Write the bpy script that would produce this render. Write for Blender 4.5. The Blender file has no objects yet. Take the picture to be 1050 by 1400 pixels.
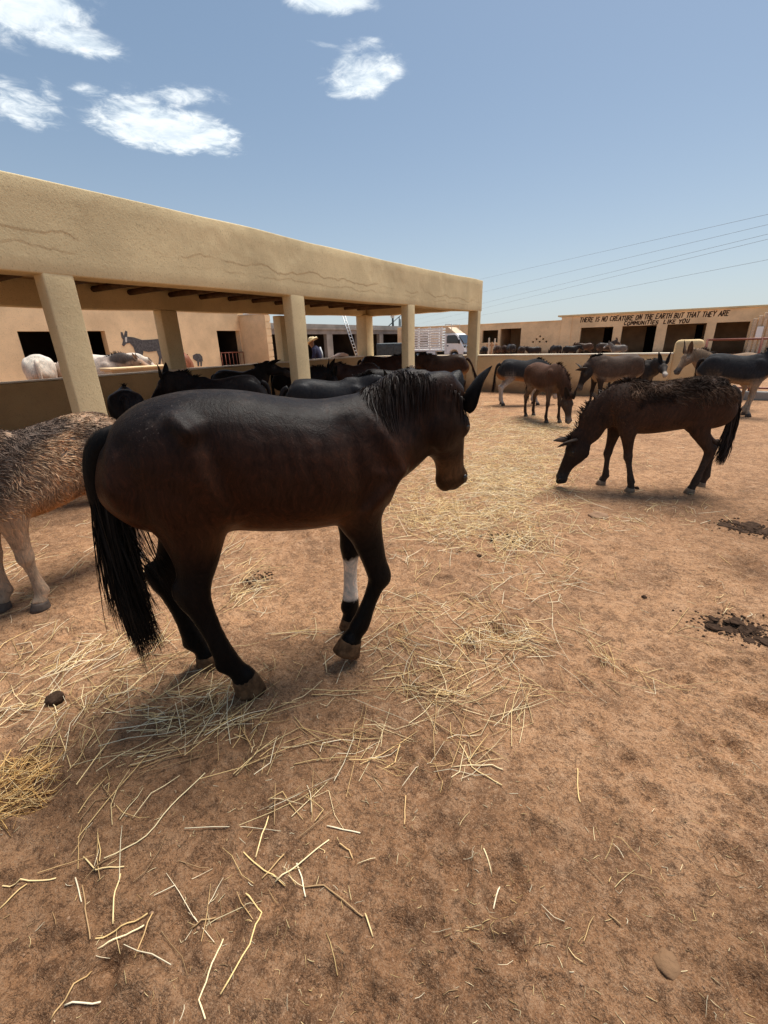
import bpy, bmesh, math, random
import numpy as np
from mathutils import Vector, kdtree, noise as mnoise
from mathutils.bvhtree import BVHTree
R = math.radians
random.seed(7); rng = np.random.default_rng(7)
scn = bpy.context.scene
COL = scn.collection

# ------------------------------------------------------------------ camera, sky, sun, exposure
FPX, PITCH, ROLL, YAW, CAMH = 600.0, R(21.2), R(1.7), R(32), 1.5
fw0 = np.array([-math.sin(YAW), math.cos(YAW), 0]); rt0 = np.array([math.cos(YAW), math.sin(YAW), 0]); up0 = np.array([0, 0, 1.0])
c_fwd = fw0*math.cos(PITCH) - up0*math.sin(PITCH)
c_up1 = up0*math.cos(PITCH) + fw0*math.sin(PITCH)
c_rt = rt0*math.cos(ROLL) - c_up1*math.sin(ROLL)
c_up = rt0*math.sin(ROLL) + c_up1*math.cos(ROLL)
CAM = np.array([0, 0, CAMH])
cam_d = bpy.data.cameras.new('camera'); cam = bpy.data.objects.new('camera', cam_d); COL.objects.link(cam)
from mathutils import Matrix
M = Matrix(((c_rt[0], c_up[0], -c_fwd[0], 0), (c_rt[1], c_up[1], -c_fwd[1], 0), (c_rt[2], c_up[2], -c_fwd[2], CAMH), (0, 0, 0, 1)))
cam.matrix_world = M
cam_d.sensor_fit = 'VERTICAL'; cam_d.sensor_height = 36; cam_d.lens = 36*FPX/1400
cam_d.clip_start = 0.02; cam_d.clip_end = 3000
scn.camera = cam

SUN_EL, SUN_YAW = R(66), R(-8)          # sun beyond the yard, grazing the front of the pavilion
sun_dir = Vector((-math.sin(SUN_YAW)*math.cos(SUN_EL), math.cos(SUN_YAW)*math.cos(SUN_EL), math.sin(SUN_EL)))
sl = bpy.data.lights.new('sun', 'SUN'); sl.energy = 4.4; sl.angle = R(34); sl.color = (1.0, 0.95, 0.87)
so = bpy.data.objects.new('sun', sl); COL.objects.link(so)
so.rotation_euler = (-sun_dir).to_track_quat('-Z', 'Y').to_euler()
SKY_STRENGTH = 0.082
EXPOSURE = 0.45
scn.view_settings.view_transform = 'Standard'; scn.view_settings.look = 'None'
scn.view_settings.gamma = 1; scn.view_settings.use_curve_mapping = False; scn.view_settings.exposure = EXPOSURE

def ray(x, y):
    d = c_fwd*FPX + c_rt*(x-525) - c_up*(y-700); return d/np.linalg.norm(d)
def G(x, y, z=0.0):
    d = ray(x, y); return CAM + d*((z-CAMH)/d[2])
def onY(x, y, Y):
    d = ray(x, y); return CAM + d*(Y/d[1])
def onX(x, y, X):
    d = ray(x, y); return CAM + d*(X/d[0])
def at(x, y, dist):
    d = ray(x, y); return CAM + d*(dist/d.dot(fw0))

# ------------------------------------------------------------------ node helper
class NT:
    def __init__(s, tree): s.t = tree; s.n = tree.nodes; s.l = tree.links
    def add(s, typ, ins=None, **kw):
        n = s.n.new(typ)
        for k, v in kw.items(): setattr(n, k, v)
        if ins:
            for k, v in ins.items():
                if hasattr(v, 'is_output'): s.l.new(v, n.inputs[k])
                else: n.inputs[k].default_value = v
        return n
    def math(s, op, a, b=0.0, c=None, clamp=False):
        i = {0: a, 1: b}
        if c is not None: i[2] = c
        return s.add('ShaderNodeMath', i, operation=op, use_clamp=clamp).outputs[0]
    def vmath(s, op, a, b=(0, 0, 0)):
        n = s.add('ShaderNodeVectorMath', {0: a, 1: b}, operation=op)
        return n.outputs[1] if op in ('LENGTH', 'DISTANCE', 'DOT_PRODUCT') else n.outputs[0]
    def noise(s, vec, scale, detail=5, rough=0.55, dist=0.0):
        return s.add('ShaderNodeTexNoise', {'Vector': vec, 'Scale': scale, 'Detail': detail, 'Roughness': rough, 'Distortion': dist}).outputs[0]
    def ramp(s, fac, a, b, ca=(0, 0, 0, 1), cb=(1, 1, 1, 1)):
        n = s.add('ShaderNodeValToRGB', {'Fac': fac})
        n.color_ramp.elements[0].position = a; n.color_ramp.elements[0].color = ca
        n.color_ramp.elements[1].position = b; n.color_ramp.elements[1].color = cb
        return n.outputs[0]
    def mix(s, fac, a, b, typ='MIX'):
        n = s.add('ShaderNodeMix', data_type='RGBA', blend_type=typ)
        for sock, v in ((n.inputs[0], fac), (n.inputs[6], a), (n.inputs[7], b)):
            if hasattr(v, 'is_output'): s.l.new(v, sock)
            else: sock.default_value = v
        return n.outputs[2]
    def sstep(s, v, a, b):
        return s.add('ShaderNodeMapRange', {'Value': v, 'From Min': a, 'From Max': b}, interpolation_type='SMOOTHSTEP').outputs[0]

def rgb(r, g, b): return (r, g, b, 1)
def new_mat(name):
    m = bpy.data.materials.new(name); m.use_nodes = True
    nt = NT(m.node_tree); b = nt.n['Principled BSDF']
    return m, nt, b

# ------------------------------------------------------------------ world: Nishita sky with procedural clouds on a layer overhead
world = bpy.data.worlds.new('World'); scn.world = world; world.use_nodes = True
w = NT(world.node_tree)
bg = w.n['Background']
sky = w.add('ShaderNodeTexSky', sky_type='NISHITA', sun_disc=False, sun_elevation=SUN_EL, sun_rotation=-SUN_YAW,
            altitude=600, air_density=1.0, dust_density=2.2, ozone_density=1.0)
tc = w.add('ShaderNodeTexCoord').outputs['Generated']
dirv = w.vmath('NORMALIZE', tc)
sep = w.add('ShaderNodeSeparateXYZ', {0: dirv})
zc = w.math('MAXIMUM', sep.outputs[2], 0.03)
plane = w.add('ShaderNodeCombineXYZ', {0: w.math('DIVIDE', sep.outputs[0], zc), 1: w.math('DIVIDE', sep.outputs[1], zc), 2: 0.0}).outputs[0]
wob = w.add('ShaderNodeTexNoise', {'Vector': plane, 'Scale': 2.6, 'Detail': 6, 'Roughness': 0.6})
wob2 = w.vmath('SUBTRACT', wob.outputs[1], (0.5, 0.5, 0.5))
fine = w.noise(plane, 9.0, 10, 0.66, 0.5)
mask = None
def plane_pt(px):
    d = ray(*px); return np.array([d[0]/d[2], d[1]/d[2], 0])
# centre, along-axis point, across-axis point in the picture (the cloud's own place on the layer), density
CLOUDS = [((40, 10), (150, 20), (50, 72), 1.0), ((105, 58), (185, 82), (100, 84), .85), ((30, 148), (105, 172), (30, 182), .6),
          ((228, 178), (325, 202), (215, 208), 1.0), ((250, 132), (320, 134), (250, 148), .55), ((128, 128), (165, 130), (128, 142), .5), ((160, 150), (185, 156), (160, 164), .6),
          ((450, 0), (515, 8), (450, 28), 1.0), ((492, 104), (555, 96), (492, 140), .82), ((440, 60), (475, 66), (440, 66), .3), ((508, 55), (535, 60), (508, 62), .38), ((60, 125), (78, 128), (60, 150), .4)]
for c, a, b, dens in CLOUDS:
    C0, A0, B0 = plane_pt(c), plane_pt(a)-plane_pt(c), plane_pt(b)-plane_pt(c)
    Mi = np.linalg.inv(np.array([[A0[0], B0[0]], [A0[1], B0[1]]]))
    sz = min(np.linalg.norm(A0), np.linalg.norm(B0))
    pv = w.vmath('ADD', w.vmath('SUBTRACT', plane, tuple(C0)), w.vmath('MULTIPLY', wob2, (sz*1.7,)*3))
    u = w.vmath('DOT_PRODUCT', pv, (Mi[0, 0], Mi[0, 1], 0)); v = w.vmath('DOT_PRODUCT', pv, (Mi[1, 0], Mi[1, 1], 0))
    d = w.math('SQRT', w.math('ADD', w.math('MULTIPLY', u, u), w.math('MULTIPLY', v, v)))
    m = w.math('MULTIPLY', w.sstep(d, 1.40, 0.15), dens)
    mask = m if mask is None else w.math('MAXIMUM', mask, m)
mask = w.math('MULTIPLY', mask, w.math('LESS_THAN', 0.05, sep.outputs[2]))
amt = w.math('SUBTRACT', w.math('ADD', mask, w.math('MULTIPLY', fine, 1.45)), 1.06)
alpha = w.math('MULTIPLY', w.math('MULTIPLY', w.sstep(amt, -0.17, 0.52), w.sstep(mask, 0.0, 0.45)), 0.90)
tint = w.mix(w.sstep(fine, 0.35, 0.65), rgb(7.6, 8.6, 9.3), rgb(9.8, 10.3, 10.5))
# thin high veil towards the horizon, part of the same sky all the way round
veil = w.math('POWER', w.math('SUBTRACT', 1.0, w.math('MAXIMUM', sep.outputs[2], 0.0)), 5.0)
base = w.mix(0.34, sky.outputs[0], rgb(2.2, 3.6, 5.0))
base = w.mix(w.math('MULTIPLY', veil, 0.55), base, rgb(7.0, 7.7, 7.9))
skyc = w.mix(alpha, base, tint)
w.l.new(skyc, bg.inputs[0]); bg.inputs[1].default_value = SKY_STRENGTH

# ------------------------------------------------------------------ object helpers
def tag(o, label=None, cat=None, group=None, kind=None):
    if label: o['label'] = label
    if cat: o['category'] = cat
    if group: o['group'] = group
    if kind: o['kind'] = kind
    return o
def link(name, me, parent=None, mat=None):
    o = bpy.data.objects.new(name, me); COL.objects.link(o)
    if mat is not None and me is not None and len(me.materials) == 0: me.materials.append(mat)
    if parent is not None: o.parent = parent
    return o
def thing(name, label, cat, loc=(0, 0, 0), rz=0, group=None):
    o = bpy.data.objects.new(name, None); COL.objects.link(o); o.empty_display_size = .1
    o.location = loc; o.rotation_euler = (0, 0, rz)
    return tag(o, label, cat, group)
def mesh(name, V, F, smooth=True):
    me = bpy.data.meshes.new(name)
    V = np.asarray(V, np.float32)
    if isinstance(F, np.ndarray) and F.ndim == 2:
        k = F.shape[1]; me.vertices.add(len(V)); me.vertices.foreach_set('co', V.ravel())
        me.loops.add(F.size); me.loops.foreach_set('vertex_index', F.astype(np.int32).ravel())
        me.polygons.add(len(F)); me.polygons.foreach_set('loop_start', np.arange(0, F.size, k, dtype=np.int32))
        me.update(calc_edges=True)
    else:
        me.from_pydata(V.tolist(), [], [list(map(int, f)) for f in F]); me.update()
    if smooth: me.polygons.foreach_set('use_smooth', np.ones(len(me.polygons), bool))
    return me
def set_attr(me, name, cols):
    a = me.attributes.new(name, 'FLOAT_COLOR', 'POINT')
    c = np.ones((len(me.vertices), 4), np.float32); c[:, :3] = cols
    a.data.foreach_set('color', c.ravel())
def join(parts):
    Vs, Fs, k = [], [], 0
    for V, F in parts:
        Vs.append(np.asarray(V, float)); Fs += [[i+k for i in f] for f in F]; k += len(V)
    return np.concatenate(Vs), Fs
def boxVF(x0, x1, y0, y1, z0, z1):
    V = [(x, y, z) for x in (x0, x1) for y in (y0, y1) for z in (z0, z1)]
    return np.array(V, float), [(0, 1, 3, 2), (4, 6, 7, 5), (0, 4, 5, 1), (2, 3, 7, 6), (0, 2, 6, 4), (1, 5, 7, 3)]
def box(name, b, mat, parent=None, bevel=0.0):
    V, F = boxVF(*b); me = mesh(name, V, F, False)
    if bevel:
        bm = bmesh.new(); bm.from_mesh(me); bmesh.ops.bevel(bm, geom=bm.edges, offset=bevel, segments=2, affect='EDGES', profile=.5); bm.to_mesh(me); bm.free()
    return link(name, me, parent, mat)
def boxes(name, bs, mat, parent=None):
    V, F = join([boxVF(*b) for b in bs]); return link(name, mesh(name, V, F, False), parent, mat)

# numpy value noise
def _hash(ix, iy, seed):
    h = (ix*374761393 + iy*668265263 + seed*144664) & 0xffffffff
    h = ((h ^ (h >> 13))*1274126177) & 0xffffffff
    return ((h ^ (h >> 16)) & 0xffff)/65535.0
def vnoise(x, y, seed=0):
    ix = np.floor(x).astype(np.int64); iy = np.floor(y).astype(np.int64); fx = x-ix; fy = y-iy
    fx = fx*fx*fx*(fx*(fx*6-15)+10); fy = fy*fy*fy*(fy*(fy*6-15)+10)
    a = _hash(ix, iy, seed); b = _hash(ix+1, iy, seed); c = _hash(ix, iy+1, seed); d = _hash(ix+1, iy+1, seed)
    return (a*(1-fx)+b*fx)*(1-fy) + (c*(1-fx)+d*fx)*fy - .5
def vn3(P, s, seed):
    P = np.asarray(P)*s
    return vnoise(P[:, 0]+P[:, 2]*.37, P[:, 1]-P[:, 2]*.21, seed) + vnoise(P[:, 1]+7.3, P[:, 2]+P[:, 0]*.4, seed+5)

def catmull(P, m):
    P = np.asarray(P, float); n = len(P)
    if m <= 1: return P
    Q = np.vstack([2*P[0]-P[1], P, 2*P[-1]-P[-2]]); out = []
    for i in range(n-1):
        p0, p1, p2, p3 = Q[i:i+4]
        for k in range(m):
            t = k/m
            out.append(.5*((2*p1)+(p2-p0)*t+(2*p0-5*p1+4*p2-p3)*t*t+(3*p1-p0-3*p2+p3)*t**3))
    out.append(P[-1]); return np.array(out)
def loft(st, m=4, n=20, side0=(0, 1, 0), cols=None, pw=1.0):
    """st rows: cx cy cz half_side half_up egg ; returns V, F, colours, (frac, angle)"""
    st = np.asarray(st, float); S = catmull(st, m); C = S[:, :3]
    T = np.gradient(C, axis=0); T /= np.linalg.norm(T, axis=1)[:, None]+1e-12
    y = np.asarray(side0, float)
    y = np.tile(y, (len(C), 1)) if y.ndim == 1 else catmull(y, m)
    side = y - (y*T).sum(1)[:, None]*T; side /= np.linalg.norm(side, axis=1)[:, None]+1e-12
    up = np.cross(T, side)
    th = np.arange(n)/n*2*math.pi; ct, sn = np.cos(th), np.sin(th)
    ctp = np.sign(ct)*np.abs(ct)**pw; snp = np.sign(sn)*np.abs(sn)**pw
    a = np.maximum(S[:, 3], .002)[:, None]*(1+S[:, 5][:, None]*sn[None]); b = np.maximum(S[:, 4], .002)[:, None]
    V = C[:, None, :] + side[:, None, :]*(a*ctp)[:, :, None] + up[:, None, :]*(b*snp)[:, :, None]
    k = len(C); V = V.reshape(-1, 3); F = []
    for i in range(k-1):
        for j in range(n):
            j2 = (j+1) % n; F.append((i*n+j, i*n+j2, (i+1)*n+j2, (i+1)*n+j))
    F.append(tuple(range(n-1, -1, -1))); F.append(tuple((k-1)*n+j for j in range(n)))
    fr = np.repeat(np.linspace(0, 1, k), n); an = np.tile(sn, k)
    return V, F, fr, an
def rough_grid(L, r, seg):
    n = max(1, int(round((L-2*r)/seg))); mid = [r+(L-2*r)*i/n for i in range(n+1)]
    return np.array([0, r*.35]+mid+[L-r*.35, L])
def slabVF(b, r=.03, seg=.25, amp=.008, seed=1):
    """box with softly rounded edges and a hand-trowelled waviness"""
    x0, x1, y0, y1, z0, z1 = b; gs = [rough_grid(x1-x0, min(r, (x1-x0)*.3), seg)+x0, rough_grid(y1-y0, min(r, (y1-y0)*.3), seg)+y0, rough_grid(z1-z0, min(r, (z1-z0)*.3), seg)+z0]
    idx = {}; V = []; F = []
    def vid(i, j, k):
        if (i, j, k) not in idx: idx[(i, j, k)] = len(V); V.append((gs[0][i], gs[1][j], gs[2][k]))
        return idx[(i, j, k)]
    N = [len(g) for g in gs]
    for ax in range(3):
        a1, a2 = [(1, 2), (2, 0), (0, 1)][ax]
        for e in (0, N[ax]-1):
            for i in range(N[a1]-1):
                for j in range(N[a2]-1):
                    q = []
                    for di, dj in ((0, 0), (1, 0), (1, 1), (0, 1)):
                        t = [0, 0, 0]; t[ax] = e; t[a1] = i+di; t[a2] = j+dj; q.append(vid(*t))
                    F.append(q if e else q[::-1])
    V = np.array(V, float); lo = np.array([x0, y0, z0]); hi = np.array([x1, y1, z1])
    rr = np.minimum(r, (hi-lo)*.3); q = np.clip(V, lo+rr, hi-rr); d = V-q; ln = np.linalg.norm(d/rr, axis=1)
    ok = ln > 1e-9; V2 = V.copy(); V2[ok] = q[ok]+d[ok]/ln[ok][:, None]
    nrm = d/(np.linalg.norm(d, axis=1)[:, None]+1e-9)
    V2 += nrm*(vn3(V, 1.3, seed)*amp + vn3(V, 5, seed+3)*amp*.4)[:, None]
    return V2, F
def slab(name, b, mat, parent=None, **k):
    V, F = slabVF(b, **k); return link(name, mesh(name, V, F), parent, mat)
def wallVF(axis, pos, thick, u0, u1, z0, z1, holes):
    """wall in the plane axis=pos (front), thickness towards +axis*thick; holes (u0,u1,z0,z1)"""
    us = sorted({u0, u1, *[h[0] for h in holes], *[h[1] for h in holes]}); us = [u for u in us if u0 <= u <= u1]
    zs = sorted({z0, z1, *[h[2] for h in holes], *[h[3] for h in holes]}); zs = [z for z in zs if z0 <= z <= z1]
    solid = lambda i, j: 0 <= i < len(us)-1 and 0 <= j < len(zs)-1 and not any(h[0]-1e-6 < (us[i]+us[i+1])/2 < h[1] and h[2]-1e-6 < (zs[j]+zs[j+1])/2 < h[3] for h in holes)
    V = []; F = []
    def P(u, z, d):
        V.append((u, pos+d, z) if axis == 'y' else (pos+d, u, z)); return len(V)-1
    def quad(a): F.append([P(*p) for p in a])
    for i in range(len(us)-1):
        for j in range(len(zs)-1):
            if not solid(i, j): continue
            a, b, c, d = us[i], us[i+1], zs[j], zs[j+1]
            quad([(a, c, 0), (b, c, 0), (b, d, 0), (a, d, 0)]); quad([(a, c, thick), (a, d, thick), (b, d, thick), (b, c, thick)])
            if not solid(i-1, j): quad([(a, c, 0), (a, d, 0), (a, d, thick), (a, c, thick)])
            if not solid(i+1, j): quad([(b, c, 0), (b, c, thick), (b, d, thick), (b, d, 0)])
            if not solid(i, j-1): quad([(a, c, 0), (a, c, thick), (b, c, thick), (b, c, 0)])
            if not solid(i, j+1): quad([(a, d, 0), (b, d, 0), (b, d, thick), (a, d, thick)])
    return np.array(V), F
def fix_normals(me):
    bm = bmesh.new(); bm.from_mesh(me); bmesh.ops.remove_doubles(bm, verts=bm.verts, dist=1e-4); bmesh.ops.recalc_face_normals(bm, faces=bm.faces); bm.to_mesh(me); bm.free()
def wall(name, *a, mat=None, parent=None):
    V, F = wallVF(*a); me = mesh(name, V, F, False); fix_normals(me); return link(name, me, parent, mat)
def tubeVF(pts, r, n=8):
    pts = np.asarray(pts, float); r = np.broadcast_to(r, (len(pts),))
    T = np.gradient(pts, axis=0); T /= np.linalg.norm(T, axis=1)[:, None]
    ref = np.array([0, 0, 1.0]) if abs(T[0, 2]) < .9 else np.array([0, 1.0, 0])
    V, F, _, _ = loft(np.c_[pts, r, r, 0*r], 1, n, ref); return V, F
def prismVF(poly, y0, y1):
    """polygon of (x,z) extruded along y"""
    n = len(poly); V = [(x, y0, z) for x, z in poly]+[(x, y1, z) for x, z in poly]
    F = [tuple(range(n)), tuple(range(2*n-1, n-1, -1))]+[(i, i+n, (i+1) % n+n, (i+1) % n) for i in range(n)]
    return np.array(V, float), F
def ellVF(c, r, rot=None, n=12, m=8):
    V = []; F = []
    for i in range(m+1):
        ph = math.pi*i/m
        for j in range(n):
            t = 2*math.pi*j/n; V.append((math.sin(ph)*math.cos(t)*r[0], math.sin(ph)*math.sin(t)*r[1], math.cos(ph)*r[2]))
    V = np.array(V)
    if rot is not None: V = V@np.array(rot)
    for i in range(m):
        for j in range(n):
            F.append((i*n+j, (i+1)*n+j, (i+1)*n+(j+1) % n, i*n+(j+1) % n))
    return V+np.array(c), F

# ------------------------------------------------------------------ materials
def stucco(name, col, var=.14, stain=(.30, .17, .09), grain=60, bump=.5, base_stain=True, render_line=False):
    m, t, b = new_mat(name)
    p = t.add('ShaderNodeNewGeometry').outputs['Position']
    big = t.noise(p, 0.9, 5); mid = t.noise(p, 6, 6, .6); fine_ = t.noise(p, grain, 5, .6)
    c = t.mix(t.sstep(big, .3, .7), tuple(x*(1-var) for x in col)+(1,), tuple(min(1, x*(1+var)) for x in col)+(1,))
    c = t.mix(t.math('MULTIPLY', t.sstep(mid, .5, .75), .28), c, tuple(x*.72 for x in col)+(1,))
    c = t.mix(t.math('MULTIPLY', t.sstep(fine_, .57, .67), .55), c, tuple(x*.5 for x in col)+(1,))
    c = t.mix(t.math('MULTIPLY', t.sstep(t.noise(p, 17, 3), .62, .70), .22), c, tuple(min(1, x*1.25) for x in col)+(1,))
    if base_stain:     # splashed mud with a ragged upper edge
        z = t.add('ShaderNodeSeparateXYZ', {0: p}).outputs[2]
        e = t.math('ADD', z, t.math('MULTIPLY', t.noise(p, 2.5, 6, .65), -.75))
        c = t.mix(t.math('MULTIPLY', t.sstep(e, .12, -.28), .75), c, stain+(1,))
    t.l.new(c, b.inputs['Base Color']); b.inputs['Roughness'].default_value = .93; b.inputs['Specular IOR Level'].default_value = .15
    h = t.math('ADD', t.math('MULTIPLY', mid, .7), t.math('MULTIPLY', fine_, .35))
    h = t.math('ADD', h, t.math('MULTIPLY', t.noise(p, 38, 4, .7), .45))
    if render_line:    # two coats of render end at wandering trowel lines along the middle of the face
        sx = t.add('ShaderNodeSeparateXYZ', {0: p}); yv = t.add('ShaderNodeCombineXYZ', {0: 0.0, 1: sx.outputs[1], 2: 0.0}).outputs[0]
        l1 = t.math('ADD', t.math('MULTIPLY', t.noise(yv, 1.6, 4, .6), .34), 2.30); l2 = t.math('ADD', t.math('MULTIPLY', t.noise(yv, 2.3, 3, .6), .20), 2.26)
        for ln_, k_ in ((l1, 1.1), (l2, .7)):
            h = t.math('ADD', h, t.math('MULTIPLY', t.sstep(t.math('SUBTRACT', sx.outputs[2], ln_), -.014, .014), t.math('MULTIPLY', t.sstep(t.noise(p, 1.1, 3), .38, .55), k_*.6)))
    bp = t.add('ShaderNodeBump', {'Height': h, 'Strength': bump*.8, 'Distance': .02})
    t.l.new(bp.outputs[0], b.inputs['Normal']); return m
def plain(name, col, rough=.6, metal=0.0, var=.15, scale=8, bump=.1, spec=.4, bscale=60):
    m, t, b = new_mat(name); p = t.add('ShaderNodeTexCoord').outputs['Object']
    n = t.noise(p, scale, 6, .6)
    c = t.mix(t.sstep(n, .3, .7), tuple(x*(1-var) for x in col)+(1,), tuple(min(1, x*(1+var)) for x in col)+(1,))
    t.l.new(c, b.inputs['Base Color']); b.inputs['Roughness'].default_value = rough; b.inputs['Metallic'].default_value = metal
    b.inputs['Specular IOR Level'].default_value = spec
    if bump:
        bp = t.add('ShaderNodeBump', {'Height': t.noise(p, bscale, 5, .65), 'Strength': bump, 'Distance': .01}); t.l.new(bp.outputs[0], b.inputs['Normal'])
    return m
M_PAV = stucco('stucco_ochre', (.68, .545, .32))
M_FASC = stucco('stucco_ochre_fascia', (.68, .545, .32), render_line=True)
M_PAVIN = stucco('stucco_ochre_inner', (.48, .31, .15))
M_LOW = stucco('stucco_low_wall', (.74, .53, .285))
M_PINK = stucco('stucco_tan', (.84, .61, .365), grain=30)
M_CAP = stucco('lime_coping', (.78, .66, .50), base_stain=False)
M_CONC = stucco('grey_concrete', (.33, .30, .265), var=.2, base_stain=False)
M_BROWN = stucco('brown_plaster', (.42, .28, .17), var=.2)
M_SHEDIN = stucco('shade_dark_plaster', (.06, .045, .034), var=.3, base_stain=False)  # deep shade of the bays and stable rooms put into the plaster colour
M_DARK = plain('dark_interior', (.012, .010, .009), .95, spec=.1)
M_WOOD = plain('round_timber', (.11, .062, .03), .9, var=.35, spec=.15, bump=.4)
M_RED = plain('red_oxide_paint', (.24, .07, .04), .55, var=.3)
M_ORANGE = plain('orange_timber', (.55, .30, .15), .8, var=.2)
M_PALEWOOD = plain('pale_boards', (.62, .47, .32), .8, var=.18)
M_WHITE = plain('white_paint', (.86, .86, .85), .35, var=.04, bump=.03)
M_GREYP = plain('grey_plastic', (.09, .09, .095), .6)
M_BLACK = plain('black_rubber', (.018, .018, .018), .8)
M_GLASS = plain('dark_glass', (.03, .035, .04), .08, var=.05, bump=0, spec=.6)
M_SLAT = plain('weathered_slats', (.84, .81, .77), .75, var=.16)
M_ALU = plain('aluminium', (.55, .55, .54), .45, metal=.6, var=.1)
M_STEEL = plain('dark_steel', (.055, .065, .07), .55, metal=.3, var=.3)
M_PAINT = plain('mural_grey_paint', (.105, .10, .10), .9, var=.35, scale=14, spec=.1)
M_PAINTW = plain('mural_white_paint', (.60, .57, .52), .9, var=.1, spec=.1)
M_LETTER = plain('lettering_paint', (.045, .022, .015), .9, var=.2, spec=.1)
M_STRAWHAT = plain('straw_hat', (.78, .62, .36), .85, var=.12, scale=40)
M_SHIRT = plain('navy_shirt', (.022, .024, .06), .9, var=.2, bump=.3)
M_STRAP = plain('pale_strap', (.5, .52, .55), .9)
M_TROUS = plain('dark_trousers', (.03, .03, .035), .9)
M_SKIN = plain('skin', (.25, .13, .08), .6)
M_CLOTH = plain('pale_cloth', (.66, .47, .36), .95, var=.15, bump=.4, bscale=20)
M_TAN = plain('tan_panel', (.62, .47, .32), .6, var=.06)
M_EYE = plain('eye', (.006, .004, .003), .12, var=.1, bump=0, spec=.6)
M_STONE = stucco('field_stone', (.20, .115, .062), base_stain=False, grain=90)

def coat_mat(name, rough, hairscale, bump, sheen, dust=0.0, spec=.16):
    m, t, b = new_mat(name)
    a = t.add('ShaderNodeAttribute', attribute_name='coat').outputs['Color']
    p = t.add('ShaderNodeTexCoord').outputs['Object']
    sv = t.vmath('MULTIPLY', p, (1.0, 1.0, .35))
    st = t.noise(sv, hairscale, 5, .65, .5); big = t.noise(p, 5, 5, .6); 
    c = t.mix(t.math('MULTIPLY', t.sstep(big, .35, .7), .45), a, t.mix(1.0, a, rgb(.55, .5, .48), 'MULTIPLY'))
    c = t.mix(t.math('MULTIPLY', t.sstep(st, .45, .75), .45), c, t.mix(1.0, c, rgb(1.5, 1.42, 1.36), 'MULTIPLY'))
    if dust:
        # dry dust and dandruff caught in the short hair
        n1 = t.noise(p, 140, 3, .6); n2 = t.noise(p, 3.2, 4)
        dust = t.math('MULTIPLY', t.sstep(t.add('ShaderNodeSeparateXYZ', {0: t.add('ShaderNodeNewGeometry').outputs['Normal']}).outputs[2], .15, .85), dust*2)
        k = t.math('MULTIPLY', t.sstep(n1, .61, .72), t.math('MULTIPLY', t.sstep(n2, .42, .65), dust))
        c = t.mix(k, c, rgb(.16, .13, .11))
        c = t.mix(t.math('MULTIPLY', t.sstep(t.noise(p, 9, 6, .7), .50, .70), t.math('MULTIPLY', dust, .3)), c, rgb(.12, .10, .09))
    t.l.new(c, b.inputs['Base Color'])
    flow = t.noise(t.vmath('MULTIPLY', t.vmath('ADD', p, t.vmath('MULTIPLY', t.add('ShaderNodeTexNoise', {'Vector': p, 'Scale': 4.0, 'Detail': 3}).outputs[1], (.25, .25, .25))), (1.0, 1.0, .12)), 55, 4, .7)
    c = t.mix(t.math('MULTIPLY', t.sstep(flow, .50, .66), .5), c, t.mix(1.0, c, rgb(1.9, 1.55, 1.35), 'MULTIPLY'))
    c = t.mix(t.math('MULTIPLY', t.sstep(flow, .48, .36), .5), c, t.mix(1.0, c, rgb(.45, .45, .45), 'MULTIPLY'))
    t.l.new(c, b.inputs['Base Color'])
    r = t.math('ADD', t.math('ADD', t.math('MULTIPLY', big, .35), t.math('MULTIPLY', flow, .35)), rough-.34); t.l.new(r, b.inputs['Roughness'])
    b.inputs['Specular IOR Level'].default_value = spec
    b.inputs['Sheen Weight'].default_value = sheen; b.inputs['Sheen Roughness'].default_value = .4; b.inputs['Sheen Tint'].default_value = rgb(.75, .7, .68)
    h = t.math('ADD', t.math('ADD', t.math('MULTIPLY', st, .5), t.math('MULTIPLY', flow, .6)), t.math('MULTIPLY', t.noise(p, 14, 4, .55), .9))
    bp = t.add('ShaderNodeBump', {'Height': h, 'Strength': bump, 'Distance': .012}); t.l.new(bp.outputs[0], b.inputs['Normal'])
    return m
M_COAT = coat_mat('short_coat', .40, 150, .30, .0, dust=.28, spec=.055)
M_COATROUGH = coat_mat('rough_coat', .75, 70, .6, .0, dust=.2, spec=.1)
M_HAIR = coat_mat('long_hair', .5, 40, .1, .0, spec=.12)
M_TUFT = coat_mat('matted_hair', .8, 30, .1, .0, spec=.08)
M_HOOF = plain('hoof_horn', (.20, .13, .08), .7, var=.35, scale=25, bump=.25, bscale=90)
M_HOOFM = plain('brown_hoof_horn', (.11, .058, .028), .8, spec=.12, var=.45, scale=30, bump=.3, bscale=90)
M_HOOFD = plain('dark_hoof_horn', (.07, .05, .038), .7, var=.35, scale=25, bump=.25, bscale=90)

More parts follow.
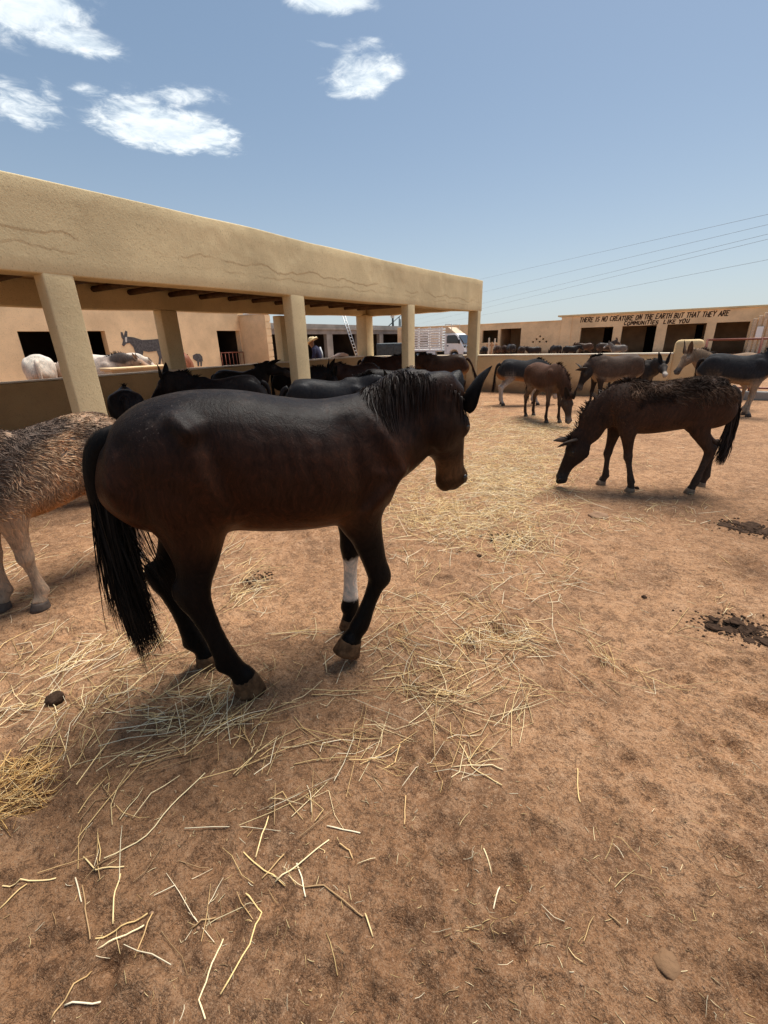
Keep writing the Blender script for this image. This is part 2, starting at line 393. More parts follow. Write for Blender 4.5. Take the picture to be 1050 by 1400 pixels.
# ------------------------------------------------------------------ ground
HOLE = G(680, 872)[:2]; HEAP = G(12, 1085)[:2]
prints = []
prr = random.Random(3)
for _ in range(520):
    f = .5+prr.random()**1.5*7; r = (prr.random()-.5)*2*(1.0+f*.8); p = fw0*f+rt0*r
    prints.append((p[0], p[1], prr.uniform(.035, .06), prr.uniform(0, 6.28), prr.uniform(.006, .018)))
PR = np.array(prints)
def gheight(x, y, sp=0.0):
    """ground relief; sp = local grid spacing, finer octaves fade out where the sheet is coarse"""
    x = np.asarray(x, float); y = np.asarray(y, float); h = np.zeros_like(x)
    for k, (s, a) in enumerate(((.45, .05), (1.3, .026), (3.5, .015), (9, .011), (22, .0075), (50, .0040))):
        w_ = np.clip(1.6-4*np.asarray(sp)*s, 0, 1) if np.ndim(sp) else 1.0
        nn = vnoise(x*s+k*3.1, y*s-k*1.7, 11+k)
        if k >= 3: nn = .30-np.abs(nn)*2.0        # crisp trodden ridges
        h = h+nn*a*w_*(.75 if k >= 3 else 1)
    d = np.hypot(x-HOLE[0], (y-HOLE[1])); h = h-.030*np.exp(-(d/.075)**2)+.020*np.exp(-((d-.15)/.05)**2)
    d = np.hypot(x-HEAP[0], (y-HEAP[1])); h = h-.03*np.exp(-(d/.16)**2)
    far = np.hypot(x, y); return h*np.where(far > 40, np.clip(2-far/40, 0, 1), 1)
def add_prints(x, y, h):
    for px_, py_, r, a, dp in PR:
        sel = np.abs(x-px_)+np.abs(y-py_) < .25
        if not sel.any(): continue
        dx = x[sel]-px_; dy = y[sel]-py_; u = dx*math.cos(a)+dy*math.sin(a); v = -dx*math.sin(a)+dy*math.cos(a)
        d = np.hypot(u/1.25, v)/r
        h[sel] += -dp*np.exp(-d**4)+dp*.7*np.exp(-((d-1.35)/.35)**2)
    return h
def axis(n0, a, b, neg, pos, s0=.0125, g=1.032):
    mid = np.arange(a, b, s0); out = [b]; s = s0
    while out[-1] < pos: s *= g; out.append(out[-1]+s)
    o2 = [a]; s = s0
    while o2[-1] > neg: s *= g; o2.append(o2[-1]-s)
    return np.array(o2[::-1][:-1]+list(mid)+out)
ar = axis(0, -1.5, 1.5, -900, 900); af = axis(0, .35, 2.6, -60, 900)
RR, FF = np.meshgrid(ar, af); sp = np.maximum(np.gradient(ar)[None, :], np.gradient(af)[:, None])
GX = (rt0[0]*RR+fw0[0]*FF); GY = (rt0[1]*RR+fw0[1]*FF)
GH = gheight(GX.ravel(), GY.ravel(), sp.ravel()); GH = add_prints(GX.ravel(), GY.ravel(), GH)
nr, nf = len(ar), len(af); ii = (np.arange(nf-1)[:, None]*nr+np.arange(nr-1)[None, :]).ravel()
ground_me = mesh('ground', np.c_[GX.ravel(), GY.ravel(), GH], np.c_[ii, ii+1, ii+1+nr, ii+nr])
mg, t, b = new_mat('trampled_earth')
p = t.add('ShaderNodeNewGeometry').outputs['Position']
n1 = t.noise(p, .55, 6, .6, .3); n2 = t.noise(p, 2.6, 8, .65, .4); n3 = t.noise(p, 13, 8, .7); n4 = t.noise(p, 80, 5, .7); n5 = t.noise(p, 260, 3, .6)
n6 = t.noise(p, 34, 7, .72, .5); n7 = t.noise(p, 5.5, 8, .7, .8)
c = t.mix(t.sstep(n1, .36, .64), rgb(.375, .190, .092), rgb(.545, .295, .150))
c = t.mix(t.math('MULTIPLY', t.sstep(n2, .47, .64), .70), c, rgb(.235, .120, .062))
c = t.mix(t.math('MULTIPLY', t.sstep(n2, .46, .34), .55), c, rgb(.52, .290, .155))
c = t.mix(t.math('MULTIPLY', t.sstep(n7, .52, .64), .60), c, rgb(.215, .115, .062))
c = t.mix(t.math('MULTIPLY', t.sstep(n7, .46, .36), .45), c, rgb(.56, .335, .195))
c = t.mix(t.math('MULTIPLY', t.sstep(n3, .51, .62), .65), c, rgb(.20, .105, .056))
c = t.mix(t.math('MULTIPLY', t.sstep(n3, .47, .38), .45), c, rgb(.57, .345, .20))
c = t.mix(t.math('MULTIPLY', t.sstep(n6, .52, .62), .70), c, rgb(.125, .066, .036))
c = t.mix(t.math('MULTIPLY', t.sstep(n6, .46, .36), .50), c, rgb(.60, .375, .225))
c = t.mix(t.math('MULTIPLY', t.sstep(n4, .53, .62), .60), c, rgb(.12, .066, .037))
c = t.mix(t.math('MULTIPLY', t.sstep(n4, .44, .36), .45), c, rgb(.60, .39, .24))
c = t.mix(t.math('MULTIPLY', t.sstep(n5, .55, .63), .55), c, rgb(.60, .40, .25))
c = t.mix(t.math('MULTIPLY', t.sstep(n5, .44, .36), .55), c, rgb(.10, .055, .032))
# foreground vignette and mule shade painted into soil colour, plus ragged trodden dung patches
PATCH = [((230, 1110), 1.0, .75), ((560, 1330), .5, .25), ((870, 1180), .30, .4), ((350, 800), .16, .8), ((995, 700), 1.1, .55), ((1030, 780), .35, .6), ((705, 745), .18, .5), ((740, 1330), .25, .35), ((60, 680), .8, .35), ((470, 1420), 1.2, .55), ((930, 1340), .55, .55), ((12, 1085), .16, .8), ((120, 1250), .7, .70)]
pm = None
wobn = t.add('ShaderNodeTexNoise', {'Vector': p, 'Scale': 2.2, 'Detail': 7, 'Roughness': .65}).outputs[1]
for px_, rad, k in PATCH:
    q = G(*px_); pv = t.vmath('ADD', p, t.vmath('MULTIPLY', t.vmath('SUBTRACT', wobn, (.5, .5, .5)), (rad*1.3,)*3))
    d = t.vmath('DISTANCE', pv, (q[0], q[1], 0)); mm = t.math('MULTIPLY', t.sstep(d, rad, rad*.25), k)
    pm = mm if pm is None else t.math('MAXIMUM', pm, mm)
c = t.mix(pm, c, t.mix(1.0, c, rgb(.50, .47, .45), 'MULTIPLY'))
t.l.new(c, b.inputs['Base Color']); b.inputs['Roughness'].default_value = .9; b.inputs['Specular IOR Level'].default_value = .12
h = t.math('ADD', t.math('ADD', t.math('MULTIPLY', n3, .9), t.math('MULTIPLY', n6, .6)), t.math('ADD', t.math('MULTIPLY', n4, .4), t.math('MULTIPLY', n5, .16)))
bp = t.add('ShaderNodeBump', {'Height': h, 'Strength': .9, 'Distance': .035}); t.l.new(bp.outputs[0], b.inputs['Normal'])
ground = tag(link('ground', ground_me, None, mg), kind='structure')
def gh(x, y):
    xx = np.atleast_1d(np.asarray(x, float)); yy = np.atleast_1d(np.asarray(y, float))
    s_ = np.maximum(.0125, (np.hypot(xx, yy)-2.2)*.03); return add_prints(xx, yy, gheight(xx, yy, s_))

# ------------------------------------------------------------------ pavilion (open shade shelter on the left)
XF, XB, YW = -4.83, -8.67, 13.24
pav = thing('pavilion', 'long ochre stucco shade pavilion with square columns and plain parapet on the left', 'pavilion', (XF, YW, 0))
def pv(o):
    o.matrix_parent_inverse = Matrix.Translation((-XF, -YW, 0)); return o
# front beam + parapet: one plastered mass, slightly lower and wavy towards the near end
def fascia(name, x0, x1, y0, y1, zb, zt0, zt1, seed, zb0=None, mat=None):
    V, F = slabVF((x0, x1, y0, y1, 0, 1), r=.022, seg=.16, amp=.004, seed=seed)
    L = max(y1-y0, x1-x0); s = (V[:, 1]-y0)/(y1-y0) if y1-y0 > x1-x0 else (V[:, 0]-x0)/(x1-x0)
    top = zt0+(zt1-zt0)*s+vnoise(s*7, s*0, seed)*.05+vnoise(s*19, s*0+3, seed)*.02
    bot = (zb if zb0 is None else zb0+(zb-zb0)*s)+vnoise(s*11, s*0+9, seed)*.025
    zz = V[:, 2].copy(); V[:, 2] = bot+(top-bot)*np.clip(zz, 0, 1)+np.where(zz < 0, zz, 0)+np.where(zz > 1, zz-1, 0)
    if y1-y0 > x1-x0:
        fr = V[:, 0] > x1-.03
        V[fr, 0] += vn3(V[fr], 3, 4)*.010
    return pv(link(name, mesh(name, V, F), pav, mat or M_PAV))
fascia('parapet', XF-.30, XF, -3.0, YW+.15, 2.23, 2.78, 3.03, 3, zb0=2.10, mat=M_FASC)
fascia('back_beam', XB-.28, XB, -3.0, YW+.15, 2.30, 2.72, 2.95, 5, zb0=2.08)
fascia('end_beam', XB, XF-.30, YW-.12, YW+.13, 2.28, 2.9, 2.98, 6)
for y_, w_ in ((-1.2, .28), (2.295, .26), (5.50, .30), (9.08, .31)):
    pv(slab('column', (XF-.175, XF-.004, y_-w_/2, y_+w_/2, -.05, 2.24), M_PAV, pav, r=.016, seg=.2, amp=.006, seed=int(y_*7)+40))
pv(slab('column', (XF-.29, XF+.002, YW-.15, YW+.10, -.05, 2.28), M_PAV, pav, r=.016, seg=.2, amp=.006, seed=77))
for y_ in (-.6, 2.7, 5.99, 9.3):
    pv(slab('column', (XB-.26, XB-.005, y_-.18, y_+.18, 1.04, 2.2), M_PAV, pav, r=.016, seg=.2, amp=.005, seed=int(y_*5)+60))
pv(slab('column', (XB-.27, XB+.12, YW-.32, YW+.10, -.05, 2.32), M_PAV, pav, r=.016, seg=.2, amp=.005, seed=71))
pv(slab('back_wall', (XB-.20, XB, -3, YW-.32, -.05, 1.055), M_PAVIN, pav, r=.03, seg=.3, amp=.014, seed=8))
pv(slab('coping', (XB-.215, XB+.012, -3, YW-.32, 1.05, 1.085), M_CAP, pav, r=.015, seg=.2, amp=.010, seed=9))
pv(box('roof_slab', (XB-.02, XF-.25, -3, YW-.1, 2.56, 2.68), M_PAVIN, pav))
for k in range(22):
    y_ = -2.7+k*.73+random.uniform(-.08, .08); zz = 2.49+random.uniform(-.015, .015)
    V, F = tubeVF([(XF-.28, y_, zz), ((XF+XB)/2, y_+random.uniform(-.05, .05), zz+.01), (XB+.0, y_, zz)], [.055, .062, .05], 9)
    pv(link('joist', mesh('joist', V, F), pav, M_WOOD))

# ------------------------------------------------------------------ low yard wall, pier and gate
lw = thing('low_wall', 'low ochre stucco yard wall running behind the grazing donkeys with pale worn coping', 'wall', (-2.5, YW, 0))
def lwp(o): o.matrix_parent_inverse = Matrix.Translation((2.5, -YW, 0)); return o
lwp(slab('wall_body', (XB+.12, .10, YW, YW+.22, -.05, 1.02), M_LOW, lw, r=.03, seg=.2, amp=.018, seed=12))
lwp(slab('coping', (XB+.12, .10, YW-.015, YW+.235, 1.015, 1.06), M_CAP, lw, r=.02, seg=.2, amp=.012, seed=13))
pier = thing('gate_pier', 'thick rounded ochre pier at the right end of the low wall beside the red gate', 'gate pier', (.4, YW, 0))
V, F = slabVF((.08, .68, YW-.03, YW+.27, -.05, 1.36), r=.12, seg=.08, amp=.012, seed=14)
o = link('pier_body', mesh('pier_body', V, F), pier, M_LOW); o.matrix_parent_inverse = Matrix.Translation((-.4, -YW, 0))
gate = thing('railing_gate', 'red painted horizontal rail gate closing the yard at the right edge', 'gate', (1.7, YW+.1, 0))
for z_ in (1.33, .98, .62, .27):
    V, F = tubeVF([(-1.0, 0, z_), (1.6, 0, z_)], .022, 8); link('rail', mesh('rail', V, F), gate, M_RED)
for x_ in (-.98, .02, .95, 1.58):
    V, F = tubeVF([(x_, .0, .0), (x_, .0, 1.36)], .024, 8); link('post', mesh('post', V, F), gate, M_RED)
sill = tag(slab('gate_sill', (.70, 3.6, YW-.02, YW+.2, -.05, .20), M_CONC, None, r=.03, seg=.2, amp=.01, seed=15), 'low grey concrete sill under the red rail gate', 'sill')
endw = thing('boundary_wall', 'short low ochre wall continuing right of the rail gate', 'wall', (4.5, YW, 0))
o = slab('wall_body', (3.6, 9, YW, YW+.22, -.05, 1.02), M_LOW, endw, r=.03, seg=.3, amp=.016, seed=16); o.matrix_parent_inverse = Matrix.Translation((-4.5, -YW, 0))

# ------------------------------------------------------------------ left tan stable building with the murals
XL = -18.0
lb = thing('stable_building', 'tan stucco stable block with dark doorways and painted donkeys behind the pavilion', 'stable')
wall('wall', 'x', XL, -.3, -12, 16.4, -.05, 3.0, [(6.88, 8.13, -.05, 2.14), (9.02, 9.64, .9, 2.16), (14.69, 16.05, -.05, 2.19), (-2, -.8, -.05, 2.14)], mat=M_PINK, parent=lb)
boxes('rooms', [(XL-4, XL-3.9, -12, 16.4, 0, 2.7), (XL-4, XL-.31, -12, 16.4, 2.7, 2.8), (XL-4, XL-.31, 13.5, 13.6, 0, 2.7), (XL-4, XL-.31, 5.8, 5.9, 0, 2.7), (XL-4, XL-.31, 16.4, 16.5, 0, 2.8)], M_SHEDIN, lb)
slab('return_wall', (XL, -16.27, 16.1, 16.4, -.05, 2.84), M_PINK, lb, r=.03, seg=.3, amp=.012, seed=21)
boxes('parapet', [(XL-.32, XL+.02, -12, 16.09, 3.0, 3.07), (XL+.02, -16.24, 16.07, 16.43, 2.84, 2.90)], M_CAP, lb)
for k in range(9):
    box('quoin', (-16.275, -16.245, 16.085-(k % 2)*.012, 16.42, .05+k*.31, .33+k*.31), M_PINK, lb, .006)
dg = thing('doorway_barrier', 'low rust red barred barrier across the dark stable doorway', 'barrier', (XL+.06, 15.37, 0))
for z_ in (.35, 1.22):
    V, F = tubeVF([(0, -.68, z_), (0, .68, z_)], .022, 6); link('rail', mesh('rail', V, F), dg, M_RED)
for k in range(7):
    V, F = tubeVF([(0, -.66+k*.22, .05), (0, -.66+k*.22, 1.22)], .016, 6); link('bar', mesh('bar', V, F), dg, M_RED)
def mural(name, pts, mat, label=None, dx=.012):
    Q = [onX(x, y, XL+dx) for x, y in pts]; yz = [(q[1], q[2]) for q in Q]; n = len(yz)
    bm = bmesh.new(); vs = [bm.verts.new((XL+dx, a, c_)) for a, c_ in yz]; f = bm.faces.new(vs)
    bm.normal_update()
    if f.normal.x < 0: f.normal_flip()
    r = bmesh.ops.extrude_face_region(bm, geom=[f]); 
    for v in [e for e in r['geom'] if isinstance(e, bmesh.types.BMVert)]: v.co.x -= dx-.003
    bmesh.ops.triangulate(bm, faces=bm.faces); bmesh.ops.recalc_face_normals(bm, faces=bm.faces)
    me = bpy.data.meshes.new(name); bm.to_mesh(me); bm.free(); o = link(name, me, lb, mat)
    if label: o['label'] = label
    return o
def cp(L, ox, oy, s): return [(ox+x/s, oy+y/s) for x, y in L]
mural('donkey_mural', cp([(722, 148), (734, 150), (741, 172), (750, 140), (762, 146), (762, 176), (800, 180), (850, 196), (900, 194), (945, 190), (972, 202), (985, 235), (998, 280), (1004, 318), (994, 300), (984, 262), (976, 300), (990, 348), (978, 348), (966, 300), (960, 348), (948, 346), (952, 300), (938, 262), (890, 268), (858, 262), (852, 300), (856, 345), (842, 345), (834, 300), (826, 345), (814, 345), (816, 290), (800, 240), (776, 214), (756, 218), (742, 234), (730, 226), (738, 196), (728, 180)], 0, 420, 4.375), M_PAINT, 'large grey painted donkey on the tan wall')
mural('mural_face_patch', cp([(748, 180), (760, 178), (760, 210), (750, 208)], 0, 420, 4.375), M_PAINTW, dx=.016)
mural('foal_mural', cp([(335, 240), (360, 228), (385, 230), (402, 250), (408, 285), (400, 278), (400, 318), (390, 318), (388, 285), (380, 290), (380, 318), (370, 318), (366, 285), (348, 275), (336, 262)], 200, 440, 5.25), M_PAINT, 'small grey painted foal on the tan wall')
XT = -10.0; ya, yb = onX(150, 498, XT)[1], onX(232, 497, XT)[1]
tr = thing('masonry_trough', 'cream masonry feed trough standing behind the pavilion back wall', 'trough', (XT, (ya+yb)/2, 0))
slab('trough_body', (-.34, .0, -(yb-ya)/2, (yb-ya)/2, -.02, 1.10), M_CAP, tr, r=.04, seg=.2, amp=.012, seed=31)
slab('trough_rim', (-.38, .04, -(yb-ya)/2-.04, (yb-ya)/2+.04, 1.08, 1.14), M_PINK, tr, r=.02, seg=.2, amp=.008, seed=32)

# ------------------------------------------------------------------ grey concrete sheds in the middle distance
XM = -26.0
mb = thing('concrete_shed', 'unfinished grey concrete shed row with dark open bays behind the pavilion', 'shed')
# bay edges along Y from the photo
def yM(px): return onX(px, 465, XM)[1]
bays = [(yM(364), yM(392)), (yM(396), yM(447)), (yM(455), yM(489)), (yM(493), yM(519)), (yM(524), yM(549)), (yM(556), yM(598))]
wall('frame', 'x', XM, -.35, 17.5, 53, -.05, 2.62, [(a, b_, -.05, 2.26) for a, b_ in bays], mat=M_CONC, parent=mb)
box('roof_slab', (XM-5, XM+.12, 17.5, 53.1, 2.621, 2.78), M_CONC, mb)
box('parapet', (XM-.3, XM+.02, 17.4, 53.05, 2.781, 3.06), M_CONC, mb)
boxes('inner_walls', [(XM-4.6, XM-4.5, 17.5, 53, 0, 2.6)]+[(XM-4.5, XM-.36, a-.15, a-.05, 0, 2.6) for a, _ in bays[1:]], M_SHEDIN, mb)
for a, b_ in bays[:2]:
    box('inner_post', (XM-2.2, XM-1.95, (a+b_)/2-.1, (a+b_)/2+.1, 0, 2.6), M_CONC, mb)
for k in range(14):
    box('block', (XM+.02, XM+.032, 18+k*2.4, 20.36+k*2.4, 2.80, 3.04), M_CONC, mb, .004)
# ladder leaning on the roof edge
yl = onX(478, 460, XM+.5)[1]
lad = thing('ladder', 'aluminium ladder leaning steeply against the grey concrete shed roof', 'ladder', (XM+1.0, yl, 0))
foot, top = np.array([.35, 0, 0]), np.array([-1.15, 0, 4.1])
for s_ in (-.21, .21):
    V, F = tubeVF([foot+[0, s_, 0], top+[0, s_, 0]], .035, 6); link('rail', mesh('rail', V, F), lad, M_ALU)
rung = None
for k in range(14):
    q = foot+(top-foot)*((k+.7)/14.2)
    if rung is None: V, F = tubeVF([(0, -.2, 0), (0, .2, 0)], .022, 6); rung = mesh('rung', V, F)
    o = link('rung', rung, lad, M_ALU); o.location = q
# gear on the roof
q = onX(538, 445, XM-1); rf = thing('rooftop_frame', 'dark metal frame with a slanting pole standing on the concrete shed roof', 'frame', (XM-1.2, q[1], 2.78))
for (a, b_) in (((0, -1.2, .15), (0, 2.6, 1.75)), ((0, .1, 0), (.0, .1, 1.5)), ((0, .35, 0), (0, .3, 1.2)), ((0, 1.6, 0), (0, 1.7, 1.4)), ((0, 1.9, 0), (0, 1.95, 1.1))):
    V, F = tubeVF([a, b_], .06, 6); link('pole', mesh('pole', V, F), rf, M_STEEL)
V, F = ellVF((0, .15, 1.35), (.2, .3, .22)); link('drum', mesh('drum', V, F), rf, M_ALU)
# dark tank and scooter
q0 = at(514, 470, 27)
tk = thing('water_tank', 'dark ribbed steel tank standing before the concrete shed', 'tank', (q0[0]+.75, q0[1]+.45, 0), R(32))
V, F = slabVF((-.85, .65, -.4, .4, .25, 1.42), r=.08, seg=.2, amp=.004, seed=51); link('tank_body', mesh('tank_body', V, F), tk, M_STEEL)
for x_ in (-.7, -.25, .15, .52): box('rib', (x_-.03, x_+.03, -.43, .43, .28, 1.40), M_STEEL, tk, .01)
for x_ in (-.7, .5):
    for y_ in (-.3, .3): box('leg', (x_-.05, x_+.05, y_-.05, y_+.05, -.02, .27), M_STEEL, tk)
q = at(545, 470, 27)
sc = thing('motor_scooter', 'white fronted motor scooter parked beside the dark tank', 'scooter', (q[0], q[1], 0), R(-70))
for x_ in (.0, -1.1):
    t_ = np.linspace(0, 2*math.pi, 25); V, F = tubeVF(np.c_[x_+.24*np.cos(t_), 0*t_, .28+.24*np.sin(t_)], .05, 8); link('wheel', mesh('wheel', V, F), sc, M_BLACK)
V, F, _, _ = loft([(.02, 0, .35, .05, .05, 0), (-.05, 0, .6, .16, .07, 0), (-.1, 0, .85, .17, .08, 0), (-.13, 0, 1.02, .1, .06, 0)], 3, 12, (0, 1, 0)); link('fairing', mesh('fairing', V, F), sc, M_WHITE)
V, F = ellVF((-.02, 0, 1.06), (.08, .13, .12)); hl = link('headlight', mesh('headlight', V, F), sc, M_WHITE)
V, F = ellVF((.05, 0, 1.06), (.03, .07, .07)); link('lens', mesh('lens', V, F), hl, M_GLASS)
V, F = tubeVF([(-.2, -.33, 1.15), (-.12, -.1, 1.12), (-.12, .1, 1.12), (-.2, .33, 1.15)], .02, 6); link('handlebar', mesh('handlebar', V, F), sc, M_BLACK)
V, F, _, _ = loft([(-.2, 0, .35, .12, .05, 0), (-.5, 0, .38, .14, .08, 0), (-.75, 0, .6, .15, .18, 0), (-1.3, 0, .72, .08, .08, 0)], 3, 12); link('body', mesh('body', V, F), sc, M_WHITE)
V, F, _, _ = loft([(-.6, 0, .82, .13, .03, 0), (-.9, 0, .84, .15, .05, 0), (-1.3, 0, .86, .1, .04, 0)], 3, 12); link('seat', mesh('seat', V, F), sc, M_BLACK)
# folded cloth on the back wall
qc = onX(466, 485, XB-.1)
V, F = slabVF((-.13, .13, -.42, .30, 0, .16), r=.08, seg=.06, amp=.05, seed=61)
V[:, 2] *= np.clip(1-np.abs(V[:, 1])/.55, .15, 1)
cl = tag(link('folded_cloth', mesh('folded_cloth', V, F), None, M_CLOTH), 'pale pink cloth lying bunched on the pavilion back wall', 'cloth'); cl.location = (XB-.1, qc[1], 1.083)

# ------------------------------------------------------------------ right stable with the painted sentence
YR = 42.0
rb = thing('text_building', 'tan stable with painted black sentence above a row of large open bays on the right', 'stable')
D = [(-6.55, -4.13), (-3.50, -1.14), (-.45, 2.01), (2.58, 4.52), (5.6, 8.0), (8.8, 11.0)]
wall('wall', 'y', YR, .35, -8.1, 13, -.05, 3.02, [(a, b_, -.05, 2.12) for a, b_ in D], mat=M_PINK, parent=rb)
box('side_pilaster', (-8.13, -7.3, YR-.06, YR+.2, -.05, 3.0), M_PINK, rb, .02)
box('cornice', (-8.45, 13.1, YR-.14, YR+3.5, 3.021, 3.15), M_PAV, rb, .02)
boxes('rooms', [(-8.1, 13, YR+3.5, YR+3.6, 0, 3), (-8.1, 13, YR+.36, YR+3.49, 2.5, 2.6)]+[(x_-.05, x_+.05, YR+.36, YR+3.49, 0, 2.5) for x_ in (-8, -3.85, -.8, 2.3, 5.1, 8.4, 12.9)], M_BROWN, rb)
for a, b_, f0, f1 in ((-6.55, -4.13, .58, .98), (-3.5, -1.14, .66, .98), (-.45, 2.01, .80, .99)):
    box('inner_doorway', (a+(b_-a)*f0, a+(b_-a)*f1, YR+3.40, YR+3.47, 0, 2.05), M_DARK, rb)  # solid near-black panel, its colour standing in for the doorway's shade
wing = thing('stable_wing', 'lower tan stable wing with two dark bays and a triangle of vent holes', 'stable')
hx, hz = -9.78, 1.56
hs = [(hx, hz), (hx-.28, hz-.22), (hx+.28, hz-.22), (hx-.56, hz-.44), (hx, hz-.44), (hx+.56, hz-.44)]
cells = [(x_-.11, x_+.11, z_-.10, z_+.10) for x_, z_ in hs]
wall('wall', 'y', YR+.02, .3, -24, -8.14, -.05, 2.70, [(-15.0, -13.52, 1.15, 2.2), (-13.3, -11.45, -.05, 2.28), (-19, -17.2, -.05, 2.2), (-22.5, -20.5, -.05, 2.2)]+cells, mat=M_PINK, parent=wing)
for (a, b_, z0, z1) in cells:      # rounded rim fills the corners of every vent hole
    cx_, cz_ = (a+b_)/2, (z0+z1)/2; V = []; F = []
    sq = [(b_, cz_), (b_, z1), (cx_, z1), (a, z1), (a, cz_), (a, z0), (cx_, z0), (b_, z0)]
    for y_ in (YR+.024, YR+.25):
        V += [(x_, y_, z_) for x_, z_ in sq]+[(cx_+.09*math.cos(k*math.pi/4), y_, cz_+.085*math.sin(k*math.pi/4)) for k in range(8)]
    for k in range(8):
        j = (k+1) % 8; F += [(k, j, 8+j, 8+k), (8+k, 8+j, 24+j, 24+k)]
    me = mesh('vent_rim', V, F, False); link('vent_rim', me, wing, M_PINK)
box('coping', (-24, -8.14, YR-.03, YR+.35, 2.701, 2.78), M_PINK, wing, .02)
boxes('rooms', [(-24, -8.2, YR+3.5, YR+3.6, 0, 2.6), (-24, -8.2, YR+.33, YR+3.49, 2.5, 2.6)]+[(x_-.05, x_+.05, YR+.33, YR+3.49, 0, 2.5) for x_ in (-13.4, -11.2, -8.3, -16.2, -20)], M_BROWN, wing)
for y_ in (0,):
    po = thing('timber_posts', 'orange timber frame with two pale posts standing before the stable wing', 'posts', (*onY(672, 477, 36)[:2], 0))
    for k, x_ in enumerate((-.24, .0, .24)): box('post', (x_-.05, x_+.05, -.05, .05, -.02, (1.55, 1.25, 1.5)[k]), (M_CAP, M_ORANGE, M_CAP)[k], po, .01)
    for x_ in (-.36, .36): box('board', (x_-.06, x_+.06, -.04, .04, -.02, 1.12), M_ORANGE, po, .01)
    box('crossbar', (-.45, .45, .05, .10, .95, 1.08), M_ORANGE, po, .01)
# lettering
GLY = dict(A=[((0, 0), (.42, 1)), ((.42, 1), (.80, 0)), ((.15, .36), (.68, .36))], B=[((.05, 0), (.05, 1)), ((.05, 1), (.6, .92)), ((.6, .92), (.6, .58)), ((.6, .58), (.05, .5)), ((.05, .5), (.7, .42)), ((.7, .42), (.66, .04)), ((.66, .04), (.05, 0))],
    C=[((.7, .9), (.2, 1)), ((.2, 1), (.0, .5)), ((.0, .5), (.2, .02)), ((.2, .02), (.7, .08))], E=[((.05, 0), (.05, 1)), ((.05, 1), (.68, 1)), ((.05, .52), (.55, .52)), ((.05, 0), (.68, .0))], H=[((.05, 0), (.05, 1)), ((.72, 0), (.72, 1)), ((.05, .5), (.72, .5))],
    I=[((.2, 0), (.2, 1))], K=[((.05, 0), (.05, 1)), ((.05, .45), (.7, 1)), ((.25, .6), (.75, 0))], L=[((.05, 1), (.05, 0)), ((.05, 0), (.65, 0))], M=[((0, 0), (.08, 1)), ((.08, 1), (.42, .35)), ((.42, .35), (.78, 1)), ((.78, 1), (.86, 0))], N=[((.05, 0), (.05, 1)), ((.05, 1), (.7, 0)), ((.7, 0), (.7, 1))],
    O=[((.15, .0), (.0, .5)), ((.0, .5), (.18, 1)), ((.18, 1), (.6, 1)), ((.6, 1), (.78, .5)), ((.78, .5), (.6, 0)), ((.6, 0), (.15, 0))], R=[((.05, 0), (.05, 1)), ((.05, 1), (.65, .95)), ((.65, .95), (.62, .55)), ((.62, .55), (.05, .48)), ((.3, .5), (.72, 0))],
    S=[((.68, .95), (.15, 1)), ((.15, 1), (.05, .62)), ((.05, .62), (.66, .42)), ((.66, .42), (.55, .02)), ((.55, .02), (.0, .06))], T=[((.0, 1), (.75, 1)), ((.38, 1), (.38, 0))], U=[((.05, 1), (.08, .1)), ((.08, .1), (.35, 0)), ((.35, 0), (.65, .1)), ((.65, .1), (.7, 1))], Y=[((0, 1), (.36, .5)), ((.74, 1), (.36, .5)), ((.36, .5), (.36, 0))])
def letters(text, x0, x1, z, h, seed):
    r_ = random.Random(seed); adv = [(.55 if c_ == 'I' else 1.02 if c_ in 'MO' else .62 if c_ == ' ' else .92) for c_ in text]; sc_ = (x1-x0)/sum(adv); x_ = x0
    for c_, a_ in zip(text, adv):
        if c_ != ' ':
            V = []; F = []; dz = r_.uniform(-.02, .02); hh = h*r_.uniform(.94, 1.06); wd = (.105 if h > .3 else .145)*h
            for k, (p, q) in enumerate(GLY[c_]):
                p = np.array([p[0]*sc_*.9+p[1]*hh*.16, p[1]*hh]); q = np.array([q[0]*sc_*.9+q[1]*hh*.16, q[1]*hh]); d_ = (q-p)/np.linalg.norm(q-p); n_ = np.array([-d_[1], d_[0]])*wd; p = p-d_*wd*.6; q = q+d_*wd*.6
                k0 = len(V); y1 = YR-.004-.0006*k
                for yy in (y1, YR-.001): V += [(x_+e[0], yy, z+dz+e[1]) for e in (p-n_, q-n_*.85, q+n_*.85, p+n_)]
                F += [(k0, k0+1, k0+2, k0+3)]+[(k0+i_, k0+4+i_, k0+4+(i_+1) % 4, k0+(i_+1) % 4) for i_ in range(4)]
            me = mesh('letter', np.array(V), F, False); link('letter', me, rb, M_LETTER)
        x_ += a_*sc_
letters('THERE IS NO CREATURE ON THE EARTH BUT THAT THEY ARE', -6.72, 3.2, 2.55, .33, 1)
letters('COMMUNITIES  LIKE YOU', -3.42, .92, 2.19, .25, 2)
# stepped ribbed pillar at the right
rp = thing('ribbed_pillar', 'pale stepped pillar of upright ribs beside the last bay of the lettered stable', 'pillar', (4.55, YR-1.2, 0))
for k in range(7):
    box('rib', (k*.26, k*.26+.19, -.05*k, .5, -.02, 2.28+min(k, 4)*.17), M_PALEWOOD, rp, .03)
    box('recess', (k*.26+.19, k*.26+.26, .08-.05*k, .45, -.02, 2.2+min(k, 4)*.17), M_PINK, rp)
box('notice_panel', (.25, .60, -.2, -.12, 1.05, 1.75), M_WHITE, rp, .01)

